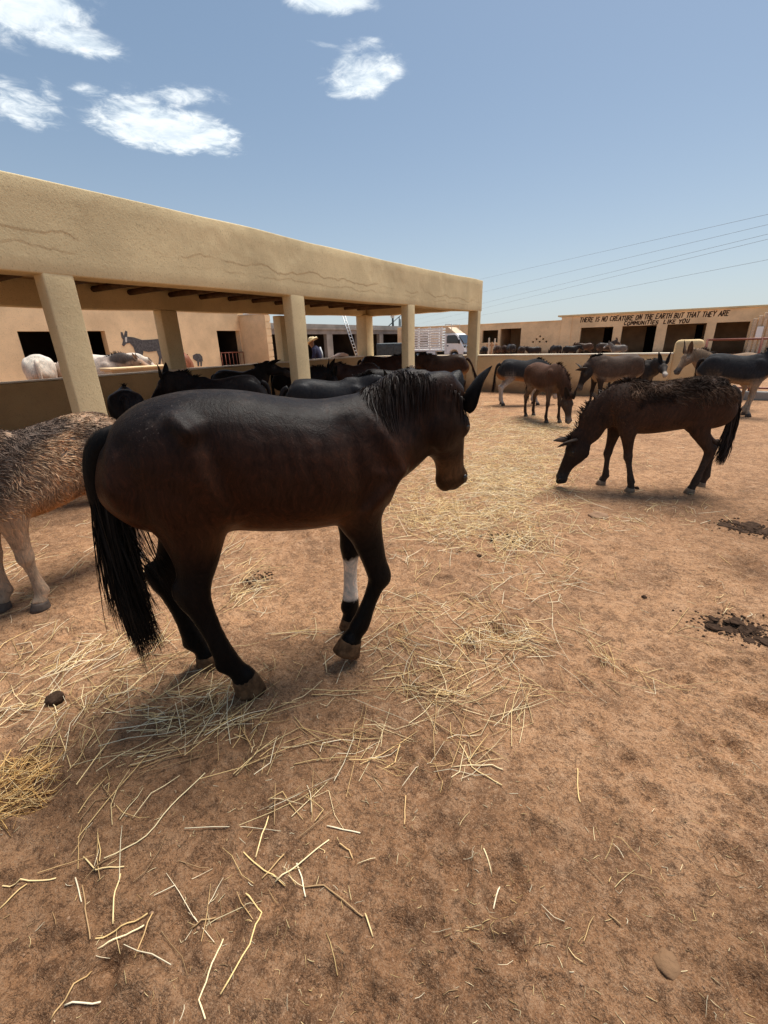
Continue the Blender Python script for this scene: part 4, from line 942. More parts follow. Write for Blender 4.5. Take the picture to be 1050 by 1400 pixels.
    if shag:
        tri = np.array([p_[:3] for p_ in polys if max(p_) < n]); a_, b_, c_ = co[tri[:, 0]], co[tri[:, 1]], co[tri[:, 2]]
        nr_ = np.cross(b_-a_, c_-a_); ar_ = np.linalg.norm(nr_, axis=1); nr_ /= ar_[:, None]+1e-12; ctr = (a_+b_+c_)/3/S
        wgt = ar_*tuft_fn(ctr)[0]; pk = np.random.default_rng(seed).choice(len(tri), shag, p=wgt/wgt.sum()); st = []; cs = []
        lnf, colf = tuft_fn(ctr)[1:]
        for i in pk:
            u, v = rs.random(), rs.random()
            if u+v > 1: u, v = 1-u, 1-v
            p_ = a_[i]+(b_[i]-a_[i])*u+(c_[i]-a_[i])*v; ln = lnf[i]*rs.uniform(.6, 1.4)*S
            cl_ = vn3(ctr[i:i+1], 20, 3)[0]; flow = np.array([-.5+cl_*2.6, vn3(ctr[i:i+1], 22, 9)[0]*2.6, -.6+vn3(ctr[i:i+1], 18, 19)[0]*1.5]); flow = flow-nr_[i]*(flow@nr_[i]); flow /= np.linalg.norm(flow)+1e-9
            lift = rs.uniform(.05, .5); d1 = flow+nr_[i]*lift; d1 /= np.linalg.norm(d1); d2 = flow*.9+nr_[i]*lift*.3+np.array([rs.gauss(0, .35), rs.gauss(0, .35), -.25]); d2 /= np.linalg.norm(d2)
            st.append([p_-nr_[i]*.004, p_+d1*ln*.45, p_+d1*ln*.45+d2*ln*.35, p_+d1*ln*.45+d2*ln*.65]); cs.append(colf[i]*rs.uniform(.65, 1.5))
        ribbons(st, .0017*S, cs, 'shaggy_coat', root, M_TUFT, True)
    return root

def pal(top, side, belly, leg, low=None, muzzle=(.40, .34, .28), ring=None, neck=None, head=None, **k):
    d = dict(top=top, side=side, belly=belly, leg=leg, low=low or leg, muzzle=muzzle, ring=ring or muzzle, neck=neck or side, head=head or (neck or side)); d.update(k); return d

# --- the bay-black mule walking across the foreground
def mule_tail(root, S, rs, ribbons, col):
    p0 = np.array([-.455, 0, .905]); path = np.array([p0, [-.505, 0, .885], [-.535, 0, .82], [-.550, .0, .72], [-.555, .0, .62]])
    V, F, _, _ = loft([(*q, r_, r_, 0) for q, r_ in zip(path, (.040, .038, .032, .024, .012))], 4, 12)
    me = mesh('tail', V*S, F); set_attr(me, 'coat', np.broadcast_to(col, (len(V), 3))); tl = link('tail', me, root, M_COAT)
    pp = catmull(path, 8); st = []; cs = []
    for k in range(1900):
        t_ = rs.random()**.8; i = t_*(len(pp)-1.01); a = pp[int(i)]*(1-i % 1)+pp[int(i)+1]*(i % 1)
        an = rs.uniform(0, 6.28); o_ = np.array([math.cos(an)*.020, math.sin(an)*.024, 0]); cl = rs.randrange(26); cr_ = random.Random(cl*17)
        end = np.array([-.562+cr_.gauss(.038, .026), cr_.gauss(0, .026), cr_.uniform(.17, .40)])+np.array([rs.gauss(0, .012), rs.gauss(0, .014), rs.gauss(0, .035)])
        if rs.random() < .05: end = np.array([rs.uniform(-.50, -.40), rs.gauss(0, .05), rs.uniform(.36, .48)])
        b_ = a+o_; mid = b_*.45+end*.55+np.array([-.020+cr_.gauss(0, .008), cr_.gauss(0, .012), .0])
        st.append([(b_*(1-u)**2+mid*2*u*(1-u)+end*u*u)*S for u in np.linspace(0, 1, 8)]); cs.append(col*rs.uniform(.5, 1.7))
    ribbons(st, .0017*S, cs, 'tail_hair', tl)
HERO_TR = [(-.525, .885, .77, .06, 0), (-.49, .945, .69, .135, .0), (-.41, .995, .62, .180, .02), (-.29, 1.02, .585, .200, .02), (-.17, 1.02, .585, .200, -.03),
           (-.05, .995, .565, .212, -.08), (.07, .975, .553, .212, -.12), (.17, .972, .558, .190, -.20), (.27, .980, .57, .160, -.28), (.34, .955, .60, .138, -.2), (.39, .89, .635, .112, 0), (.42, .82, .68, .06, 0)]
def hero_paint(P_, c_):
    rb_ = vn3(P_, 4, 2)
    tan = np.exp(-(((P_[:, 0]+.20)/.07)**2+((P_[:, 2]-.60)/.045)**2)); c_ = mixc(np.zeros(3), np.array([.13, .060, .026]), np.clip(tan*.8, 0, 1))+c_*(1-np.clip(tan*.8, 0, 1))[:, None]
    el = np.exp(-(((P_[:, 0]-.10)/.08)**2+((P_[:, 2]-.60)/.06)**2))*.5; c_ = c_*(1-el)[:, None]+np.array([.10, .045, .018])*el[:, None]
    # pale rubbed hair on the withers ridge
    wl = np.exp(-((P_[:, 0]-.24)/.10)**2)*np.clip((P_[:, 2]-.962)/.02, 0, 1)*np.clip(rb_*3+.5, 0, 1)
    c_ = c_*(1-wl*.8)[:, None]+np.array([.42, .38, .34])*(wl*.8)[:, None]
    return c_
hp = pal(top=(.013, .010, .0095), side=(.031, .0125, .0065), belly=(.070, .027, .011), leg=(.008, .0062, .0056), low=(.006, .0055, .0052), muzzle=(.085, .045, .022), ring=(.028, .017, .012), neck=(.026, .0125, .008), head=(.020, .0105, .007),
         ear=(.008, .0065, .006), tail=(.006, .0055, .0052), mane=(.014, .0085, .0065), sock={'foreL': (.155, .335, (.62, .56, .48))}, hoofmat=M_HOOFM, paint=hero_paint, throat=(.018, .009, .0065))
def hero_disp(P_, co, S):
    # ribs, shoulder blade edge, hip point, flank hollow and the unevenness of muscle under the skin
    x, y, z = P_.T; sg = np.sign(y); a = np.zeros(len(P_))
    side = np.clip((np.abs(y)-.035)/.09, 0, 1)**1.5
    rib = np.exp(-((x-.0)/.13)**4)*np.exp(-((z-.76)/.13)**4); a += rib*.0013*(.6+vn3(P_, 6, 71))*np.sin((x+.16*(z-.76)+.012*vn3(P_, 5, 72))*2*np.pi/.050)
    def ridge(x0, z0, x1, z1, w, h):
        t = np.clip(((x-x0)*(x1-x0)+(z-z0)*(z1-z0))/((x1-x0)**2+(z1-z0)**2), 0, 1); d = np.hypot(x-x0-t*(x1-x0), z-z0-t*(z1-z0)); return h*np.exp(-(d/w)**2)
    a += ridge(.26, .93, .36, .72, .030, .010)+ridge(.17, .90, .20, .66, .030, -.008)+ridge(.36, .72, .22, .64, .03, .010)
    a += ridge(-.30, .965, -.27, .93, .026, .016)+ridge(-.27, .93, -.22, .70, .035, .007)+ridge(-.235, .90, -.185, .70, .030, -.010)
    a += ridge(-.44, .90, -.40, .62, .030, -.008)+ridge(-.50, .80, -.47, .66, .03, .006)+ridge(-.14, .67, -.20, .60, .025, -.008)
    a += vn3(P_, 9, 61)*.0035+vn3(P_, 22, 62)*.0012
    a *= 1.75; n = np.c_[0*x, sg, .25+0*x]; n /= np.linalg.norm(n, axis=1)[:, None]
    return co+n*(a*side)[:, None]*S
HERO_LEGS = dict(
    hindR=[(-.325, .84), (-.290, .665), (-.345, .415), (-.284, .150), (-.245, .075), (-.215, .0)],
    hindL=[(-.335, .84), (-.305, .66), (-.445, .395), (-.395, .125), (-.365, .055), (-.345, .0)],
    foreR=[(.235, .76), (.205, .61), (.268, .345), (.186, .158), (.150, .108), (.126, .052), 1],
    foreL=[(.25, .76), (.235, .61), (.228, .375), (.212, .115), (.212, .052), (.22, .0)])
mule = equine('mule', 'large bay-black mule with one white sock walking right in the foreground', 'mule', (-1.33, 1.35), R(53), 1.32, hp, voxel=.0115, smooth=11, trunk=HERO_TR, legs=HERO_LEGS,
    nb=(.30, 0, .815), poll=(.642, .01, .958), nose=(.690, .05, .62), head_len=.350, head_side=(-.30, .95, .08), ears=((.36, -.26, .66), (.42, .25, .42)), ear_len=.17, ear_w=1.3, tail=mule_tail, mane='long', leg_y=.105, hero=True, head_k=1.06, leg_k=1.12, nb_depth=.165, neck_w=1.1, neck_d=1.06,
    extra=[((.19, -.115, .66), (.085, .05, .07), 0), ((.19, .115, .66), (.085, .05, .07), 0)], musc=False, disp=hero_disp, seed=5)

# ------------------------------------------------------------------ the other animals of the yard
BR = (.055, .030, .018); DK = (.022, .017, .014); GY = (.16, .14, .12); TN = (.30, .19, .11); WH = (.55, .50, .43)
# grazing dark donkey with matted wool along its back
def shagC(c):
    k = np.clip((c[:, 2]-.80)/.10, 0, 1)*(c[:, 0] < .36)*(c[:, 0] > -.50)
    patch = (vn3(c, 7, 4) > .12)*(c[:, 2] > .66)*(c[:, 0] < .32)*(c[:, 0] > -.30)*.55
    crest = (c[:, 0] > .36)*(c[:, 2] > .60)*.12
    wt = np.maximum(np.maximum(k, patch), crest)+.0005
    ln = np.where(k > .5, .050, .040)*(1-.5*(c[:, 0] > .36))
    n = vn3(c, 9, 7)
    return wt, ln, mixc(np.array([.026, .017, .013]), np.array([.095, .058, .038]), n*1.3+.35)
pC = pal(top=(.046, .026, .018), side=(.047, .0245, .0155), belly=(.070, .038, .023), leg=(.046, .026, .017), low=(.050, .036, .028), muzzle=(.030, .026, .024), ring=(.03, .024, .02), neck=(.034, .020, .0145), head=(.026, .017, .0135), ear=(.06, .045, .036), mane=(.032, .022, .017), tail=(.030, .020, .015), dock=(.035, .022, .016))
TR_C = [(x*1.0, zt+.015*(x < .2), zb+.035, w_, e_) for x, zt, zb, w_, e_ in TRUNK0]
def tailC(root, S, rs, ribbons, col):
    pts = np.array([[-.47, 0, .92], [-.52, .01, .87], [-.535, .03, .75], [-.52, .05, .60], [-.50, .07, .45]])
    V, F, _, _ = loft([(*q, r_, r_, 0) for q, r_ in zip(pts, (.036, .034, .030, .026, .014))], 4, 10)
    me = mesh('tail', V*S, F); set_attr(me, 'coat', np.broadcast_to(col, (len(V), 3))); tl = link('tail', me, root, M_COATROUGH); pp = catmull(pts, 6); st = []; cs = []
    for _ in range(420):
        i = rs.randrange(3, len(pp)); o_ = np.array([rs.gauss(0, .020), rs.gauss(0, .020), 0]); e_ = np.array([-.475+rs.gauss(0, .018), .085+rs.gauss(0, .02), rs.uniform(.26, .42)]); a = pp[i]+o_*.7
        st.append([(a*(1-u)+(e_+o_*.4)*u+np.array([-.02, 0, 0])*u*(1-u)*4)*S for u in (0, .3, .6, .85, 1)]); cs.append(col*rs.uniform(.6, 1.6))
    ribbons(st, .0045*S, cs, 'tail_hair', tl)
equine('donkey', 'dark shaggy donkey grazing with lowered head at the right of the yard', 'donkey', (.07, 5.09), R(202), 1.09, pC, voxel=.0135, smooth=6, trunk=TR_C,
       legs=dict(foreL=[(.34, .70), (.325, .57), (.285, .335), (.225, .105), (.215, .045), (.235, 0)], foreR=[(.36, .70), (.36, .57), (.395, .315), (.385, .10), (.405, .045), (.43, 0)],
                 hindL=[(-.27, .82), (-.22, .62), (-.375, .39), (-.315, .115), (-.295, .05), (-.27, 0)], hindR=[(-.29, .82), (-.27, .62), (-.495, .40), (-.50, .115), (-.48, .05), (-.455, 0)]),
       nb=(.39, 0, .79), poll=(.765, .0, .50), nose=(.885, 0, .045), head_len=.45, head_side=(0, 1, 0), ears=((.95, -.28, -.20), (.95, .20, -.36)), ear_len=.19, tail=tailC, coat=M_COATROUGH, shag=14000, tuft_fn=shagC, neck_w=.95, seed=11, leg_k=1.02)
# shaggy grey-brown donkey cut by the left edge
def paintB(P_, c_):
    n = vn3(P_, 5, 21); k = np.clip((P_[:, 2]-.50)/.1, 0, 1); f = np.clip((n+.05)/.25, 0, 1)*k*(P_[:, 2] > .66)
    c_ = mixc(c_, np.array([.10, .078, .066]), f*.9)
    rump = np.clip((-P_[:, 0]-.28)/.12, 0, 1)*np.clip(1-n*2, 0, 1); return mixc(c_, np.array([.36, .20, .11]), rump*.75)
def shagB(c):
    wt = (c[:, 2] > .56)*(c[:, 0] < .46)*1.0+.02*(c[:, 2] > .45)+1e-5; wt = wt*(.35+np.clip(vn3(c, 4, 31)+.5, 0, 1))
    n = vn3(c, 6, 8); col = mixc(np.array([.13, .095, .075]), np.array([.50, .33, .20]), n*1.8+.36); low = np.clip((.68-c[:, 2])/.1, 0, 1); col = mixc(col, np.array([.42, .22, .10]), low*.8)
    return wt, np.where(c[:, 2] > .68, .036, .024), col
pB = pal(top=(.32, .22, .15), side=(.26, .185, .13), belly=(.36, .19, .085), leg=(.36, .25, .165), low=(.36, .265, .185), muzzle=(.5, .44, .38), neck=(.20, .155, .12), head=(.22, .17, .13), ear=(.16, .12, .09), mane=(.08, .06, .05), tail=(.10, .07, .05), dock=(.3, .2, .13), paint=paintB, hoofmat=M_HOOFD)
equine('donkey', 'shaggy moulting grey and tan donkey half out of frame at the left edge', 'donkey', (-3.27, 1.20), R(281), 1.10, pB, voxel=.0135, smooth=6, fore=((.03, 0), (-.05, 0)), hind=((.02, 0), (.05, 0)), poll=(.78, 0, .86), nose=(1.03, 0, .60), coat=M_COATROUGH, shag=26000, tuft_fn=shagB, seed=13, leg_k=1.12, tail_sw=(.02, .0))
# brown donkey grazing towards the camera
pD = pal(top=(.085, .042, .026), side=(.080, .042, .027), belly=(.15, .10, .07), leg=(.12, .085, .06), low=(.055, .036, .026), muzzle=(.16, .13, .11), ring=(.09, .07, .055), neck=(.062, .034, .022), head=(.060, .042, .032), ear=(.03, .022, .017), mane=(.04, .024, .017), tail=(.03, .02, .015), gaskin=(.2, .15, .11), hoofmat=M_HOOFD)
GE = 'donkeys loose in the yard'
equine('donkey', 'reddish brown donkey grazing head down in front of the black and white legged donkey', 'donkey', (-1.92, 8.94), R(315), 1.05, pD, voxel=.016, smooth=4, fore=((-.04, 0), (.04, .0)), hind=((.02, .0), (-.06, .0)), nb=(.39, 0, .80), poll=(.80, .0, .50), nose=(.87, .0, .05), head_side=(0, 1, 0), ears='back', coat=M_COATROUGH, seed=15)
# black donkey with white legs behind it
pE = pal(top=(.022, .022, .024), side=(.028, .028, .030), belly=(.33, .17, .075), leg=(.45, .41, .36), low=(.48, .44, .39), muzzle=(.5, .45, .4), neck=(.028, .026, .026), head=(.05, .045, .04), gaskin=(.30, .27, .24), tail=(.018, .014, .012), dock=(.03, .025, .022), hoofmat=M_HOOFD)
equine('donkey', 'black backed donkey with whitish hind legs standing by the low wall', 'donkey', (-2.93, 11.0), R(28), 1.05, pE, voxel=.018, nb=(.39, 0, .80), poll=(.80, .0, .55), nose=(.90, .0, .10), head_side=(0, 1, 0), ears='back', seed=16, coat=M_COATROUGH, fore=((.03, 0), (-.02, 0)), tail_sw=(-.05, .02))
# brown donkey turned left with one ear out
pF = pal(top=(.070, .046, .034), side=(.085, .056, .040), belly=(.30, .235, .17), leg=(.035, .026, .021), low=(.028, .021, .018), muzzle=(.10, .085, .07), ring=(.06, .05, .04), neck=(.055, .038, .030), head=(.028, .022, .019), ear=(.05, .036, .028), mane=(.015, .012, .011), tail=(.03, .022, .018), hoofmat=M_HOOFD)
equine('donkey', 'brown donkey with pale belly and drooping head turned left with an ear held out', 'donkey', (-.92, 11.0), R(216), 1.12, pF, voxel=.016, nb=(.38, 0, .80), poll=(.66, .03, .80), nose=(.77, .06, .35), head_side=(0, 1, 0), ears=((.15, -.9, .35), (.98, .30, -.08)), ear_len=.27, seed=17, coat=M_COATROUGH, fore=((.02, 0), (-.10, 0)))
# dark donkey with a white nose looking this way
pG = pal(top=(.04, .034, .03), side=(.045, .038, .033), belly=(.12, .10, .08), leg=(.05, .04, .035), muzzle=(.42, .37, .32), neck=(.045, .038, .034), head=(.05, .042, .037), ear=(.03, .026, .024), ring=(.10, .085, .07), hoofmat=M_HOOFD)
equine('donkey', 'small dark donkey with pricked ears and white nose facing the camera', 'donkey', (-.62, 11.95), R(338), .97, pG, voxel=.018, nb=(.40, 0, .80), poll=(.68, -.16, .97), nose=(.86, -.40, .76), ears='up', ear_len=.27, seed=18, coat=M_COATROUGH)
# tan headed donkey looking left
pH = pal(top=(.23, .155, .10), side=(.26, .175, .11), belly=(.42, .32, .23), leg=(.35, .27, .2), muzzle=(.10, .085, .075), ring=(.45, .36, .28), neck=(.24, .16, .10), head=(.25, .175, .115), ear=(.17, .115, .08), mane=(.06, .04, .03), hoofmat=M_HOOFD)
equine('donkey', 'tan donkey looking left with its head beside the gate pier', 'donkey', (1.10, 11.70), R(205), 1.10, pH, voxel=.016, nb=(.40, 0, .82), poll=(.80, .02, 1.06), nose=(.985, .10, .70), ears=((.05, -.35, .9), (.2, .40, .85)), ear_len=.25, seed=19, coat=M_COATROUGH)
# big dark donkey at the right edge
pI = pal(top=(.020, .021, .024), side=(.026, .027, .030), belly=(.27, .185, .115), leg=(.27, .205, .145), low=(.33, .28, .22), muzzle=(.5, .45, .4), neck=(.026, .026, .028), head=(.04, .036, .033), gaskin=(.2, .15, .10), tail=(.014, .012, .011), dock=(.025, .02, .018), hoofmat=M_HOOFD)
equine('donkey', 'black backed donkey with tan belly and legs at the right edge by the gate', 'donkey', (1.12, 10.90), R(350), 1.12, pI, voxel=.016, fore=((-.05, 0), (-.12, 0)), hind=((.0, 0), (.02, 0)), tail_sw=(.02, .06), seed=20, coat=M_COATROUGH)

# ------------------------------------------------------------------ animals in the shade of the pavilion and close behind the mule
black = dict(top=(.014, .013, .014), side=(.015, .013, .013), belly=(.03, .022, .018), leg=(.014, .012, .011), hoofmat=M_HOOFD, ear=(.012, .011, .010), muzzle=(.05, .04, .035))
bay = dict(top=(.030, .016, .012), side=(.036, .018, .012), belly=(.11, .06, .035), leg=(.022, .015, .012), hoofmat=M_HOOFD, ear=(.03, .02, .015), muzzle=(.20, .15, .11))
def P0(**k): d = dict(black); d.update(k); return pal(**d)
def P1(**k): d = dict(bay); d.update(k); return pal(**d)
SH = dict(voxel=.02, smooth=4)
equine('donkey', 'black donkey standing rump on behind the tail of the big mule', 'donkey', (-5.95, 3.25), R(150), 1.04, P0(), seed=30, nb=(.39, 0, .80), poll=(.80, 0, .60), nose=(.95, 0, .2), head_side=(0, 1, 0), ears='back', **SH)
equine('mule', 'black mule with pricked ears in the pavilion shade left of the row', 'mule', (-5.35, 4.35), R(222), 1.12, P0(), seed=31, nb=(.38, 0, .82), poll=(.70, -.03, 1.04), nose=(.93, -.10, .76), ears='up', ear_len=.2, **SH)
equine('donkey', 'black donkey with head lifted over the pavilion back wall', 'donkey', (-7.1, 6.15), R(20), 1.08, P0(), seed=32, poll=(.62, 0, 1.12), nose=(.92, .05, .98), ears=((.8, -.3, .3), (.8, .3, .25)), **SH)
equine('donkey', 'black donkey with drooping head between the pavilion columns', 'donkey', (-6.6, 7.3), R(25), 1.06, P0(), seed=33, poll=(.74, 0, .86), nose=(.92, 0, .5), head_side=(0, 1, 0), ears='up', **SH)
equine('mule', 'blue black mule with long level back directly behind the big mule', 'mule', (-3.62, 4.55), R(35), 1.10, P0(top=(.018, .019, .022), side=(.018, .018, .020)), seed=34, nb=(.38, 0, .82), poll=(.72, 0, .92), nose=(.93, 0, .58), head_side=(0, 1, 0), ears='back', **SH)
def blaze(P_, c_):
    k = np.exp(-((P_[:, 1]-0)/.035)**2)*(P_[:, 0] > .80)*np.clip((P_[:, 2]-.5)*4, 0, 1); return mixc(c_, np.array([.62, .56, .5]), np.clip(k*1.6, 0, 1))
equine('donkey', 'dark bay donkey with a white patched face beyond the blue black mule', 'donkey', (-5.75, 8.3), R(248), 1.08, P1(paint=blaze, head=(.02, .015, .013)), seed=35, nb=(.38, 0, .80), poll=(.66, 0, .98), nose=(.88, 0, .62), ears='back', **SH)
equine('mule', 'dark bay mule at the far inner corner of the pavilion', 'mule', (-6.5, 10.5), R(30), 1.16, P1(), seed=36, nb=(.38, 0, .80), poll=(.80, 0, .95), nose=(1.0, 0, .62), head_side=(0, 1, 0), ears='back', **SH)
equine('donkey', 'black brown donkey standing sideways before the dark bay mule', 'donkey', (-4.35, 7.25), R(28), 1.05, P0(side=(.022, .017, .014)), seed=37, nb=(.39, 0, .78), poll=(.78, 0, .60), nose=(.92, 0, .16), head_side=(0, 1, 0), ears='back', **SH)
equine('donkey', 'grey rimmed dark donkey seen from behind above the neck of the big mule', 'donkey', (-3.72, 6.95), R(118), 1.07, pal(top=(.045, .045, .048), side=(.055, .052, .05), belly=(.35, .3, .25), leg=(.35, .3, .26), neck=(.10, .085, .08), tail=(.42, .36, .29), dock=(.20, .17, .14), gaskin=(.34, .29, .25), hoofmat=M_HOOFD), seed=38, nb=(.39, 0, .80), poll=(.80, -.1, .80), nose=(.98, -.15, .45), ears='back', **SH)
equine('mule', 'dark brown mule with hanging tail standing along the pavilion end wall', 'mule', (-4.95, 11.15), R(205), 1.16, P1(side=(.050, .027, .018), top=(.034, .020, .014), belly=(.24, .13, .06)), seed=39, nb=(.38, 0, .82), poll=(.78, 0, .85), nose=(.95, 0, .5), head_side=(0, 1, 0), ears='back', tail_sw=(-.20, -.05), **SH)

# ------------------------------------------------------------------ horses beyond the pavilion back wall
qa = onX(68, 479, -11.6)
pW = pal(top=(.70, .64, .55), side=(.66, .58, .49), belly=(.52, .40, .31), leg=(.60, .52, .44), muzzle=(.40, .3, .25), tail=(.6, .54, .46), mane=(.6, .55, .48))
equine('horse', 'bony white horse standing rump on before the dark stable doorway', 'horse', (-11.9, qa[1]-.15), R(155), 1.46, pW, voxel=.024, seed=40, ears='back', ear_len=.12, poll=(.80, -.1, .75), nose=(1.0, -.2, .40), head_side=(0, 1, 0), mane='none')
equine('horse', 'pale horse with dark grey mane and brown head in front of the painted donkey', 'horse', (onX(120, 490, -11.35)[0], onX(120, 490, -11.35)[1]-.05, 0), R(42), 1.36,
       pal(top=(.40, .34, .30), side=(.58, .47, .38), belly=(.62, .52, .43), leg=(.5, .42, .35), muzzle=(.07, .055, .05), neck=(.48, .37, .29), head=(.34, .22, .15), ring=(.2, .13, .09), mane=(.07, .06, .055), ear=(.3, .2, .15), paint=lambda P_, c_: mixc(c_, np.array([.10, .085, .078]), np.clip((P_[:, 0]-.36)/.05, 0, 1)*np.clip((.84-P_[:, 0])/.06, 0, 1)*np.clip((P_[:, 2]-.88-vn3(P_, 12, 4)*.05)/.03, 0, 1))), voxel=.022, seed=41, ears='up', ear_len=.12, nb=(.38, 0, .82), poll=(.78, 0, .98), nose=(1.07, 0, .78), mane='short')
qa = onX(150, 480, -12.6)
equine('horse', 'white horse with only its back showing behind the pale horse', 'horse', (-12.7, qa[1]-.2), R(62), 1.42, pW, voxel=.026, seed=42, ears='back', ear_len=.12, poll=(.80, 0, .85), nose=(1.0, 0, .5), mane='none')
qa = onX(254, 484, -12.0)
equine('horse', 'chestnut horse half hidden behind the pavilion back column', 'horse', (-12.3, qa[1]+.05), R(140), 1.38, pal(top=(.26, .10, .055), side=(.27, .105, .06), belly=(.3, .14, .08), leg=(.2, .08, .05), tail=(.10, .04, .03)), voxel=.026, seed=43, ears='back', ear_len=.12, poll=(.74, 0, .9), nose=(.98, 0, .55))

# ------------------------------------------------------------------ far donkeys beyond the low wall
FAR = [((662, 474), 33, 32+90, (.02, .018, .018), 'black donkey seen from behind left of the pale timber posts', 'down'),
       ((680, 472.5), 33, 120, (.075, .045, .03), 'brown donkey seen from behind right of the pale timber posts', 'down'),
       ((690, 472.5), 34.2, 110, (.06, .034, .024), 'brown donkey pressed into the left of the second dark bay', 'down'),
       ((699, 471), 33, 128, (.05, .042, .038), 'grey brown donkey at the middle of the second dark bay', 'down'),
       ((713, 474), 31, 120, (.045, .03, .022), 'dark brown donkey standing alone beneath the blank stable wing wall', 'down'),
       ((730, 475), 31.5, 212, (.04, .03, .026), 'dark donkey standing side on with its head to the left under the vent holes', 'low'),
       ((761, 472.5), 32.5, 140, (.038, .031, .028), 'dark donkey at the left end of the long row before the lettered stable', 'down'),
       ((780, 476), 31, 32, (.026, .023, .022), 'low backed black donkey in the row below the first lettered bay', 'low'),
       ((801, 469.5), 34, 200, (.085, .052, .036), 'brown donkey showing above the row at the first lettered bay', 'low'),
       ((828, 469), 30.5, 30, (.07, .052, .042), 'grey brown donkey right of the row with its back raised', 'up'),
       ((846, 474), 29, 200, (.16, .145, .13), 'pale grey donkey with pricked ears between the first two lettered bays', 'up'),
       ((911, 470), 43.6, 15, (.022, .018, .017), 'black donkey inside the third lettered bay', 'up'),
       ((994, 469), 43.8, 200, (.022, .019, .018), 'black donkey with a pale blaze inside the fourth lettered bay', 'up')]
for i, (px_, dist, hd, col, lab, pose) in enumerate(FAR):
    q = at(*px_, dist); S_ = max(.92, min(1.25, q[2]+.03)); col = np.array(col)
    kw = dict(down=dict(poll=(.80, 0, .60), nose=(.95, 0, .2), head_side=(0, 1, 0), ears='back'), low=dict(poll=(.80, 0, .95), nose=(1.02, 0, .66), ears='back'), up=dict(ears='up'))[pose]
    equine('donkey', lab, 'donkey', (q[0], q[1]), R(hd), S_, pal(top=col*.9, side=col, belly=col*2.2, leg=col*1.1, hoofmat=M_HOOFD, muzzle=np.minimum(col*5, .5)), voxel=.032, smooth=3, seed=60+i, eyes=False, leg_k=1.15, group='donkeys gathered beyond the low wall', **kw)

# ------------------------------------------------------------------ straw
STRAW_COL = np.array([(.93, .69, .34), (.82, .57, .25), (.95, .76, .44), (.62, .40, .18), (.93, .79, .54), (.40, .25, .12)])
ms, t, b = new_mat('straw'); a = t.add('ShaderNodeAttribute', attribute_name='coat').outputs['Color']
t.l.new(a, b.inputs['Base Color']); b.inputs['Roughness'].default_value = .55; b.inputs['Specular IOR Level'].default_value = .3
def straw_geo(X, Y, A, Ln, Wd, seed, lift=.004, Z0=None, pitch=.10):
    """bent three-sided stalks lying on the ground; returns V, F(quads), colours"""
    g = np.random.default_rng(seed); n = len(X); nseg = 3
    bend = g.normal(0, .13, (n, nseg)); kink = (g.random(n) < .20); bend[kink, 1] += g.choice([-1, 1], kink.sum())*g.uniform(.5, 1.6, kink.sum())
    ang = A[:, None]+np.cumsum(bend, 1)*np.array([0, 1, 1]); step = Ln[:, None]/nseg*g.uniform(.7, 1.3, (n, nseg))
    px_ = np.c_[np.zeros(n), np.cumsum(np.cos(ang)*step, 1)]; py_ = np.c_[np.zeros(n), np.cumsum(np.sin(ang)*step, 1)]
    px_ = X[:, None]+px_-px_.mean(1)[:, None]; py_ = Y[:, None]+py_-py_.mean(1)[:, None]
    gz = gh(px_.ravel(), py_.ravel()).reshape(n, nseg+1)
    sl = np.abs(g.normal(0, pitch, n))*Ln; tl = np.linspace(0, 1, nseg+1)[None]; s_ = g.random(n) < .5
    z = gz+Wd[:, None]*.5+(g.random(n)*lift)[:, None]+sl[:, None]*np.where(s_[:, None], tl, 1-tl)*.5
    if Z0 is not None: z = z+Z0[:, None]
    dx = np.gradient(px_, axis=1); dy = np.gradient(py_, axis=1); l_ = np.hypot(dx, dy)+1e-9; nx, ny = -dy/l_, dx/l_
    V = np.zeros((n, nseg+1, 3, 3)); tap = np.array([.85, 1, .9, .55])[None]*Wd[:, None]*.5
    for k, (sx, sz) in enumerate(((-1, -.6), (1, -.6), (0, 1.0))):
        V[:, :, k, 0] = px_+nx*tap*sx; V[:, :, k, 1] = py_+ny*tap*sx; V[:, :, k, 2] = z+tap*sz
    base = (np.arange(n)*(nseg+1)*3)[:, None, None]; i = (np.arange(nseg)*3)[None, :, None]; k = np.arange(3)[None, None, :]; k2 = (k+1) % 3
    F = np.stack([base+i+k, base+i+k2, base+i+3+k2, base+i+3+k], -1).reshape(-1, 4)
    c = STRAW_COL[g.integers(0, 6, n)]*g.uniform(.65, 1.15, n)[:, None]
    return V.reshape(-1, 3), F, np.repeat(c, (nseg+1)*3, 0)
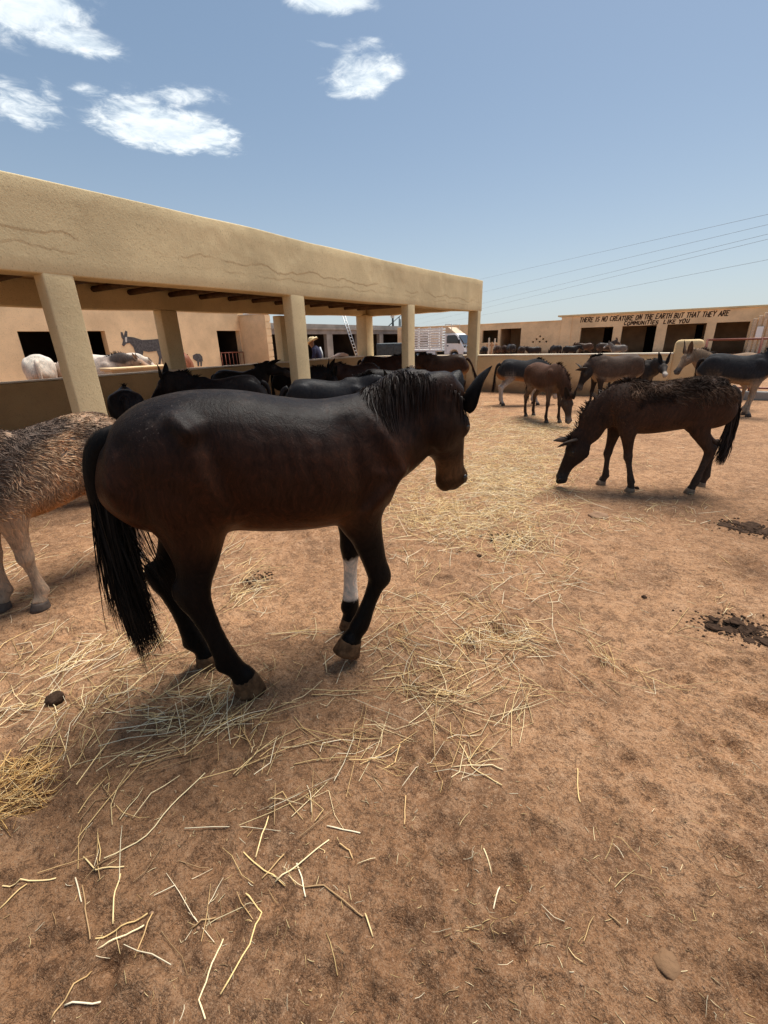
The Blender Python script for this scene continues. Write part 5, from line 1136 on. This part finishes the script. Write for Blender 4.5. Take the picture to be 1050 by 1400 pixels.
# px centre, px radii, count, preferred picture angle (deg) and spread, mean length
BL = [((690, 625), (95, 62), 2900, 0, 9, .17), ((740, 585), (75, 18), 900, 0, 9, .16), ((640, 575), (50, 30), 500, 0, 9, .16), ((610, 690), (85, 55), 800, 0, 9, .18), ((700, 720), (85, 50), 420, -20, 1.2, .19),
      ((745, 790), (75, 70), 300, 0, 9, .16), ((600, 830), (95, 28), 250, 0, 9, .17), ((560, 760), (60, 60), 120, 0, 9, .15), ((672, 862), (46, 26), 130, 0, 9, .15), ((690, 885), (75, 30), 190, -10, .9, .20), ((630, 930), (125, 42), 260, 20, 1.2, .20),
      ((800, 905), (75, 55), 90, -40, .7, .20), ((540, 970), (170, 60), 210, 30, 1.2, .19), ((350, 795), (40, 45), 200, 30, .7, .18), ((310, 780), (40, 60), 90, 45, .6, .2), ((190, 900), (150, 55), 300, 30, .6, .20), ((230, 955), (160, 45), 330, 30, 1.0, .19),
      ((60, 960), (80, 60), 190, 35, .9, .18), ((60, 760), (80, 70), 190, 20, .6, .17), ((45, 880), (70, 50), 90, 35, .7, .17), ((180, 830), (50, 60), 70, 60, .8, .17), ((360, 1010), (140, 50), 110, 40, .7, .21), ((450, 1050), (120, 50), 60, 30, 1.2, .18),
      ((180, 1010), (170, 50), 100, 30, .7, .2), ((300, 1090), (170, 60), 45, 60, .9, .17), ((250, 1200), (250, 120), 45, 50, 1.4, .14), ((640, 1020), (120, 50), 45, -20, 1.3, .17), ((480, 880), (60, 40), 90, 10, 1.2, .19), ((580, 900), (60, 40), 80, 0, 1.3, .18),
      ((880, 780), (150, 120), 70, -30, 1.2, .11), ((980, 850), (60, 40), 40, 0, 1.5, .12), ((800, 1150), (230, 200), 60, 80, 1.2, .05), ((450, 1250), (400, 130), 110, 50, 1.5, .045), ((860, 700), (120, 40), 90, 0, 2, .12), ((900, 620), (140, 40), 60, 0, 2, .15), ((420, 640), (260, 80), 500, 0, 9, .16), ((-60, 700), (120, 100), 120, 20, 1, .17), ((600, 545), (60, 8), 200, 0, 9, .15), ((850, 575), (120, 10), 120, 0, 9, .15)]
sx, sy, sa, sL = [], [], [], []
for k, (c_, r_, n_, an, spd, ln) in enumerate(BL):
    g = np.random.default_rng(100+k); rad = np.sqrt(g.random(n_))*1.0; th = g.random(n_)*2*np.pi
    # gather into loose wisps
    near = c_[1] > 740; n_ = int(n_*(.44 if near else 1.7)); rad = rad[:n_] if near else np.sqrt(g.random(n_)); th = g.random(n_)*2*np.pi; nc = max(3, n_//13); cx_ = g.normal(0, .48, nc); cy_ = g.normal(0, .48, nc); ca = np.radians(an)+g.normal(0, min(spd, 2)*.7, nc); w_ = g.integers(0, nc, n_)
    loose = g.random(n_) < .35
    ux = np.where(loose, rad*np.cos(th), cx_[w_]+g.normal(0, .13, n_)); uy = np.where(loose, rad*np.sin(th), cy_[w_]+g.normal(0, .13, n_))
    for u, v, i, lo in zip(ux, uy, w_, loose):
        px_, py_ = c_[0]+u*r_[0], c_[1]+v*r_[1]
        if py_ < 500: continue
        q = G(px_, py_); ang_ = (np.radians(an)+g.normal(0, spd)) if lo else ca[i]+g.normal(0, .38*min(spd, 1.2))
        q2 = G(px_+8*math.cos(ang_), py_-8*math.sin(ang_)*.8); sx.append(q[0]); sy.append(q[1]); sa.append(math.atan2(q2[1]-q[1], q2[0]-q[0])); sL.append(ln*g.lognormal(-.15, .55))
sx, sy, sa, sL = map(np.array, (sx, sy, sa, sL)); sL = np.clip(sL, .012, .42)
kp = (np.hypot(sx, sy) < 13) & (sy < YW-.05); sx, sy, sa, sL = sx[kp], sy[kp], sa[kp], sL[kp]
g = np.random.default_rng(5); V, F, C_ = straw_geo(sx, sy, sa, sL, g.uniform(.0018, .0040, len(sx))*np.where(sL > .08, 1, .7), 9, lift=.008)
me = mesh('loose_straw', V, F); set_attr(me, 'coat', C_); tag(link('loose_straw', me, None, ms), kind='stuff')
# chaff: tiny broken bits
n_ = 9000; f_ = .4+g.random(n_)**1.4*7; r_ = (g.random(n_)-.5)*2*(.9+f_*.7); cx_ = rt0[0]*r_+fw0[0]*f_; cy_ = rt0[1]*r_+fw0[1]*f_
dens = vnoise(cx_*1.3, cy_*1.3, 77); kp = dens > g.uniform(-.5, .6, n_); cx_, cy_ = cx_[kp], cy_[kp]; m_ = len(cx_)
V, F, C_ = straw_geo(cx_, cy_, g.random(m_)*6.28, g.uniform(.006, .028, m_), g.uniform(.0010, .0024, m_), 19, lift=.002)
me = mesh('chaff', V, F); set_attr(me, 'coat', C_*.85); tag(link('chaff', me, None, ms), kind='stuff')
# heap of straw at the left edge
n_ = 230; th = g.random(n_)*6.28; rr_ = np.sqrt(g.random(n_))*.14; hx_ = HEAP[0]+rr_*np.cos(th)-.03; hy_ = HEAP[1]+rr_*np.sin(th)
V, F, C_ = straw_geo(hx_, hy_, R(62)+g.normal(0, .9, n_), g.uniform(.07, .22, n_), g.uniform(.0022, .004, n_), 29, lift=.01, Z0=np.exp(-(rr_/.14)**2)*g.random(n_)*.055-.01, pitch=.22)
hp_ = thing('straw_heap', 'small heap of yellow straw in a hollow at the left edge', 'straw heap', (0, 0, 0)); me = mesh('straw', V, F); set_attr(me, 'coat', C_*np.array([.92, .80, .62])); o = link('straw', me, hp_, ms); o['kind'] = 'stuff'
# single long stalks on the bare foreground
def bigstalk(pts, wd, label, k):
    Q = [G(*p_) for p_ in pts]; P_ = catmull(np.array(Q), 1); dense = []; wd = wd*.62
    for i in range(len(P_)-1):
        for u in np.linspace(0, 1, 5)[:-1]: dense.append(P_[i]*(1-u)+P_[i+1]*u)
    dense.append(P_[-1]); D_ = np.array(dense); D_[:, 0] += vnoise(np.arange(len(D_))*.7+k*9.1, np.zeros(len(D_)), 3)*.004; D_[:, 2] = gh(D_[:, 0], D_[:, 1])+wd*.55+.0012+np.abs(vnoise(np.arange(len(D_))*.5+k*3.3, np.zeros(len(D_)), 8))*.010
    c0 = D_.mean(0)*np.array([1, 1, 0]); V, F = tubeVF(D_-c0, np.linspace(wd*.55, wd*.38, len(D_)), 6); me = mesh('straw_stalk', V, F); set_attr(me, 'coat', np.broadcast_to(STRAW_COL[k % 6]*(.8+.3*((k*37) % 10)/10), (len(V), 3)))
    o = link('straw_stalk', me, None, ms); o.location = c0; tag(o, label, 'straw', 'long straw stalks lying on the bare foreground dirt')
def h3(L): return [(x/2, 1000+y/2) for x, y in L]
def h4(L): return [(525+x/2, 1000+y/2) for x, y in L]
STK = [(h3([(228, 345), (262, 378), (340, 370)]), .0045), (h3([(668, 340), (722, 385), (780, 428)]), .0045), (h3([(900, 305), (830, 362), (755, 422)]), .0045), (h3([(778, 342), (718, 412)]), .0035), (h3([(812, 368), (826, 410), (838, 465)]), .0035),
       (h3([(835, 438), (888, 432), (940, 475), (995, 525)]), .0045), (h3([(1000, 518), (1020, 578)]), .0035), (h3([(676, 462), (715, 495), (688, 600), (608, 733)]), .0040), (h3([(610, 567), (585, 650), (548, 745), (565, 798)]), .0040), (h3([(250, 657), (200, 730), (145, 800)]), .0045),
       (h3([(205, 397), (220, 460)]), .004), (h3([(222, 415), (235, 490), (247, 570)]), .004), (h3([(330, 390), (312, 460), (308, 525)]), .0032), (h3([(262, 570), (330, 530), (405, 505)]), .0045), (h3([(270, 600), (330, 570), (398, 540)]), .0045), (h3([(420, 505), (368, 620)]), .0036), (h3([(186, 765), (278, 745)]), .0036),
       (h3([(520, 543), (590, 513)]), .0036), (h3([(5, 420), (80, 412), (155, 405)]), .0045), (h3([(0, 495), (75, 420)]), .004), (h3([(285, 350), (400, 285), (490, 180), (560, 110)]), .0036), (h3([(930, 320), (955, 330), (965, 355)]), .0034), (h3([(895, 268), (985, 290)]), .0034), (h3([(755, 150), (752, 265)]), .0036), (h3([(735, 235), (700, 350)]), .0034),
       (h4([(525, 118), (528, 160), (532, 210)]), .0036), (h4([(183, 108), (295, 103), (325, 115)]), .0040), (h4([(60, 195), (55, 270)]), .0038), (h4([(315, 428), (298, 485)]), .003), (h4([(612, 510), (645, 540)]), .0032), (h4([(205, 40), (240, 110), (320, 162)]), .0036), (h4([(45, 45), (30, 85), (0, 105)]), .0036), (h4([(270, 345), (295, 402)]), .0026)]
STK_LABEL = ['bent two-part straw stalk lying leftmost below the straw wisps shaped like a flat V', 'thick straw stalk slanting down right as left arm of the open V, foreground centre', 'long straw stalk slanting up right as right arm of the open V, foreground centre', 'thin short straw stalk crossing the left arm of the foreground V', 'straw stalk hanging down from the right arm of the foreground V', 'long kinked straw stalk running level then falling to the right in the lower centre', 'short straw stalk just beyond the right tip of the long kinked stalk', 'long sickle shaped straw stalk with a hooked top in the lower centre', 'long thin straw stalk with a bent foot beside the sickle shaped stalk', 'straight straw stalk pointing to the lower left corner', 'short upright straw stalk left of the two parallel ones at the lower left', 'long upright straw stalk right of the two parallel ones at the lower left', 'thin upright straw stalk alone right of the parallel pair', 'upper curved straw stalk of the fan at the lower left', 'lower curved straw stalk of the fan at the lower left', 'thin straight straw stalk crossing the end of the fan at the lower left', 'thin level straw stalk near the bottom edge at the left', 'short slanting straw stalk between the fan and the sickle shaped stalk', 'level straw stalk touching the left edge of the foreground', 'slanting straw stalk touching the left edge below the level one', 'longest curved straw stalk sweeping down left from the straw wisps', 'tiny hooked straw stalk right of the foreground V', 'short nearly level straw stalk above the tiny hooked one', 'upright straw stalk standing out in the small bundle above the foreground V', 'slanting straw stalk at the foot of the small bundle above the foreground V', 'lone upright pale straw stalk on the bare dirt right of centre', 'level straw stalk with a bent right tip at the edge of the wisps', 'short upright straw stalk on bare dirt below the last wisps', 'short slanting straw stalk on the bare dirt in the lower right', 'short straw stalk falling right on the bare dirt in the lower right', 'long straw stalk bent down right at the end of the wisps', 'curved straw stalk in the middle below the wisps', 'small straw stalk slanting down right on the bare dirt near the lone upright one']
for k, (pts, wd) in enumerate(STK): bigstalk(pts, wd, STK_LABEL[k], k)

# ------------------------------------------------------------------ dung, clods, stone
M_DUNG = plain('dry_dung', (.055, .032, .02), .95, var=.4, scale=30, bump=.6, bscale=120, spec=.1)
M_CLOD = stucco('earth_clod', (.25, .15, .09), base_stain=False, grain=110)
def lumpVF(c, r, seed, sq=.7, n=14, m=10):
    V, F = ellVF((0, 0, 0), (1, 1, 1), n=n, m=m); d = 1+vn3(V, 1.6, seed)*.35+vn3(V, 4.5, seed+1)*.16; V = V*d[:, None]*np.array([r, r, r*sq]); return V+np.array(c), F
def dungheap(name, label, px_, spread, n_, rmax, seed, cat='dung'):
    q = G(*px_); g_ = np.random.default_rng(seed); parts = []
    for k in range(n_):
        x_, y_ = g_.normal(0, spread, 2)*(np.array([1.15, .75]) if n_ > 100 else 1); r_ = rmax*g_.uniform(.25, 1); z_ = float(gh(q[0]+x_, q[1]+y_)[0]); parts.append(lumpVF((x_, y_, z_+r_*.25+max(0, .6-np.hypot(x_, y_)/spread)*rmax*.8), r_, seed+k, .65, 9, 6))
    if n_ > 100:       # the trodden mat under the crumbs
        for k in range(22):
            x_, y_ = g_.normal(0, spread*.75, 2)*np.array([1.25, .8]); V, F = lumpVF((x_, y_, float(gh(q[0]+x_, q[1]+y_)[0])+.002), spread*g_.uniform(.16, .50), seed+900+k, .22, 22, 14); V[:, 2] += vn3(V, 60, 3)*.007+vn3(V, 160, 5)*.004; parts.append((V, F))
    V, F = join(parts); o = thing(name, label, cat, (q[0], q[1], 0)); c = link('dung', mesh('dung', V, F), o, M_DUNG); c['kind'] = 'stuff'; return o
dungheap('dung_heap', 'flattened dark dung heap with straw at the right edge of the yard', (1015, 868), .078, 620, .008, 301)
dungheap('dung_heap', 'far dark dung heap at the right edge below the grazing donkey', (1035, 725), .11, 500, .011, 302)
dungheap('dung_heap', 'scatter of dark droppings on the straw strewn path', (690, 742), .11, 22, .018, 303)
dungheap('dung_heap', 'trodden dark dung patch beside the mule behind its hind legs', (352, 792), .05, 70, .010, 304)
for k, (px_, r_, lab) in enumerate([((880, 820), .014, 'single dark round dropping on bare dirt at the right'), ((297 + 525, 655), .02, 'dark dropping between the fore feet of the grazing donkey'), ((870, 670), .022, 'dark dropping behind the near fore hoof of the grazing donkey'), ((75, 958), .035, 'dark brown clod lying among straw left of the mule hooves')]):
    q = G(*px_); V, F = lumpVF((0, 0, r_*.4), r_, 400+k); o = link('dropping' if k < 3 else 'clod', mesh('dropping', V, F), None, M_DUNG); o.location = (q[0], q[1], float(gh(q[0], q[1])[0])); tag(o, lab, 'dung' if k < 3 else 'clod')
q = G(910, 1322); V, F = lumpVF((0, 0, -.008), .032, 77, .6, 20, 14); o = link('field_stone', mesh('field_stone', V, F), None, M_STONE); o.location = (q[0], q[1], float(gh(q[0], q[1])[0])+.002); tag(o, 'smooth half buried stone in the dirt at the lower right', 'stone')
q = G(818, 708); V, F = lumpVF((0, 0, 0), .075, 78, .4, 20, 14); o = link('field_stone', mesh('field_stone', V, F), None, M_CLOD); o.location = (q[0], q[1], float(gh(q[0], q[1])[0])); tag(o, 'flat earth covered stone below the grazing donkey', 'stone')
# earth crumbs and pebbles all over the yard
g = np.random.default_rng(8); n_ = 2600; f_ = .4+g.random(n_)**1.5*6; r_ = (g.random(n_)-.5)*2*(.9+f_*.75); parts = []
base_V, base_F = lumpVF((0, 0, 0), 1, 90, .7, 6, 4); cx_ = rt0[0]*r_+fw0[0]*f_; cy_ = rt0[1]*r_+fw0[1]*f_; cz_ = gh(cx_, cy_); rs_ = g.lognormal(-6.1, .5, n_).clip(.001, .007)
Rz = g.random(n_)*6.28; Vb = base_V[None]*rs_[:, None, None]; Vx = Vb[:, :, 0]*np.cos(Rz)[:, None]-Vb[:, :, 1]*np.sin(Rz)[:, None]; Vy = Vb[:, :, 0]*np.sin(Rz)[:, None]+Vb[:, :, 1]*np.cos(Rz)[:, None]
V = np.stack([Vx+cx_[:, None], Vy+cy_[:, None], Vb[:, :, 2]*.7+cz_[:, None]], -1).reshape(-1, 3); nb_ = len(base_V); F = (np.array(base_F)[None]+(np.arange(n_)*nb_)[:, None, None]).reshape(-1, 4)
tag(link('earth_crumbs', mesh('earth_crumbs', V, F), None, M_CLOD), kind='stuff')
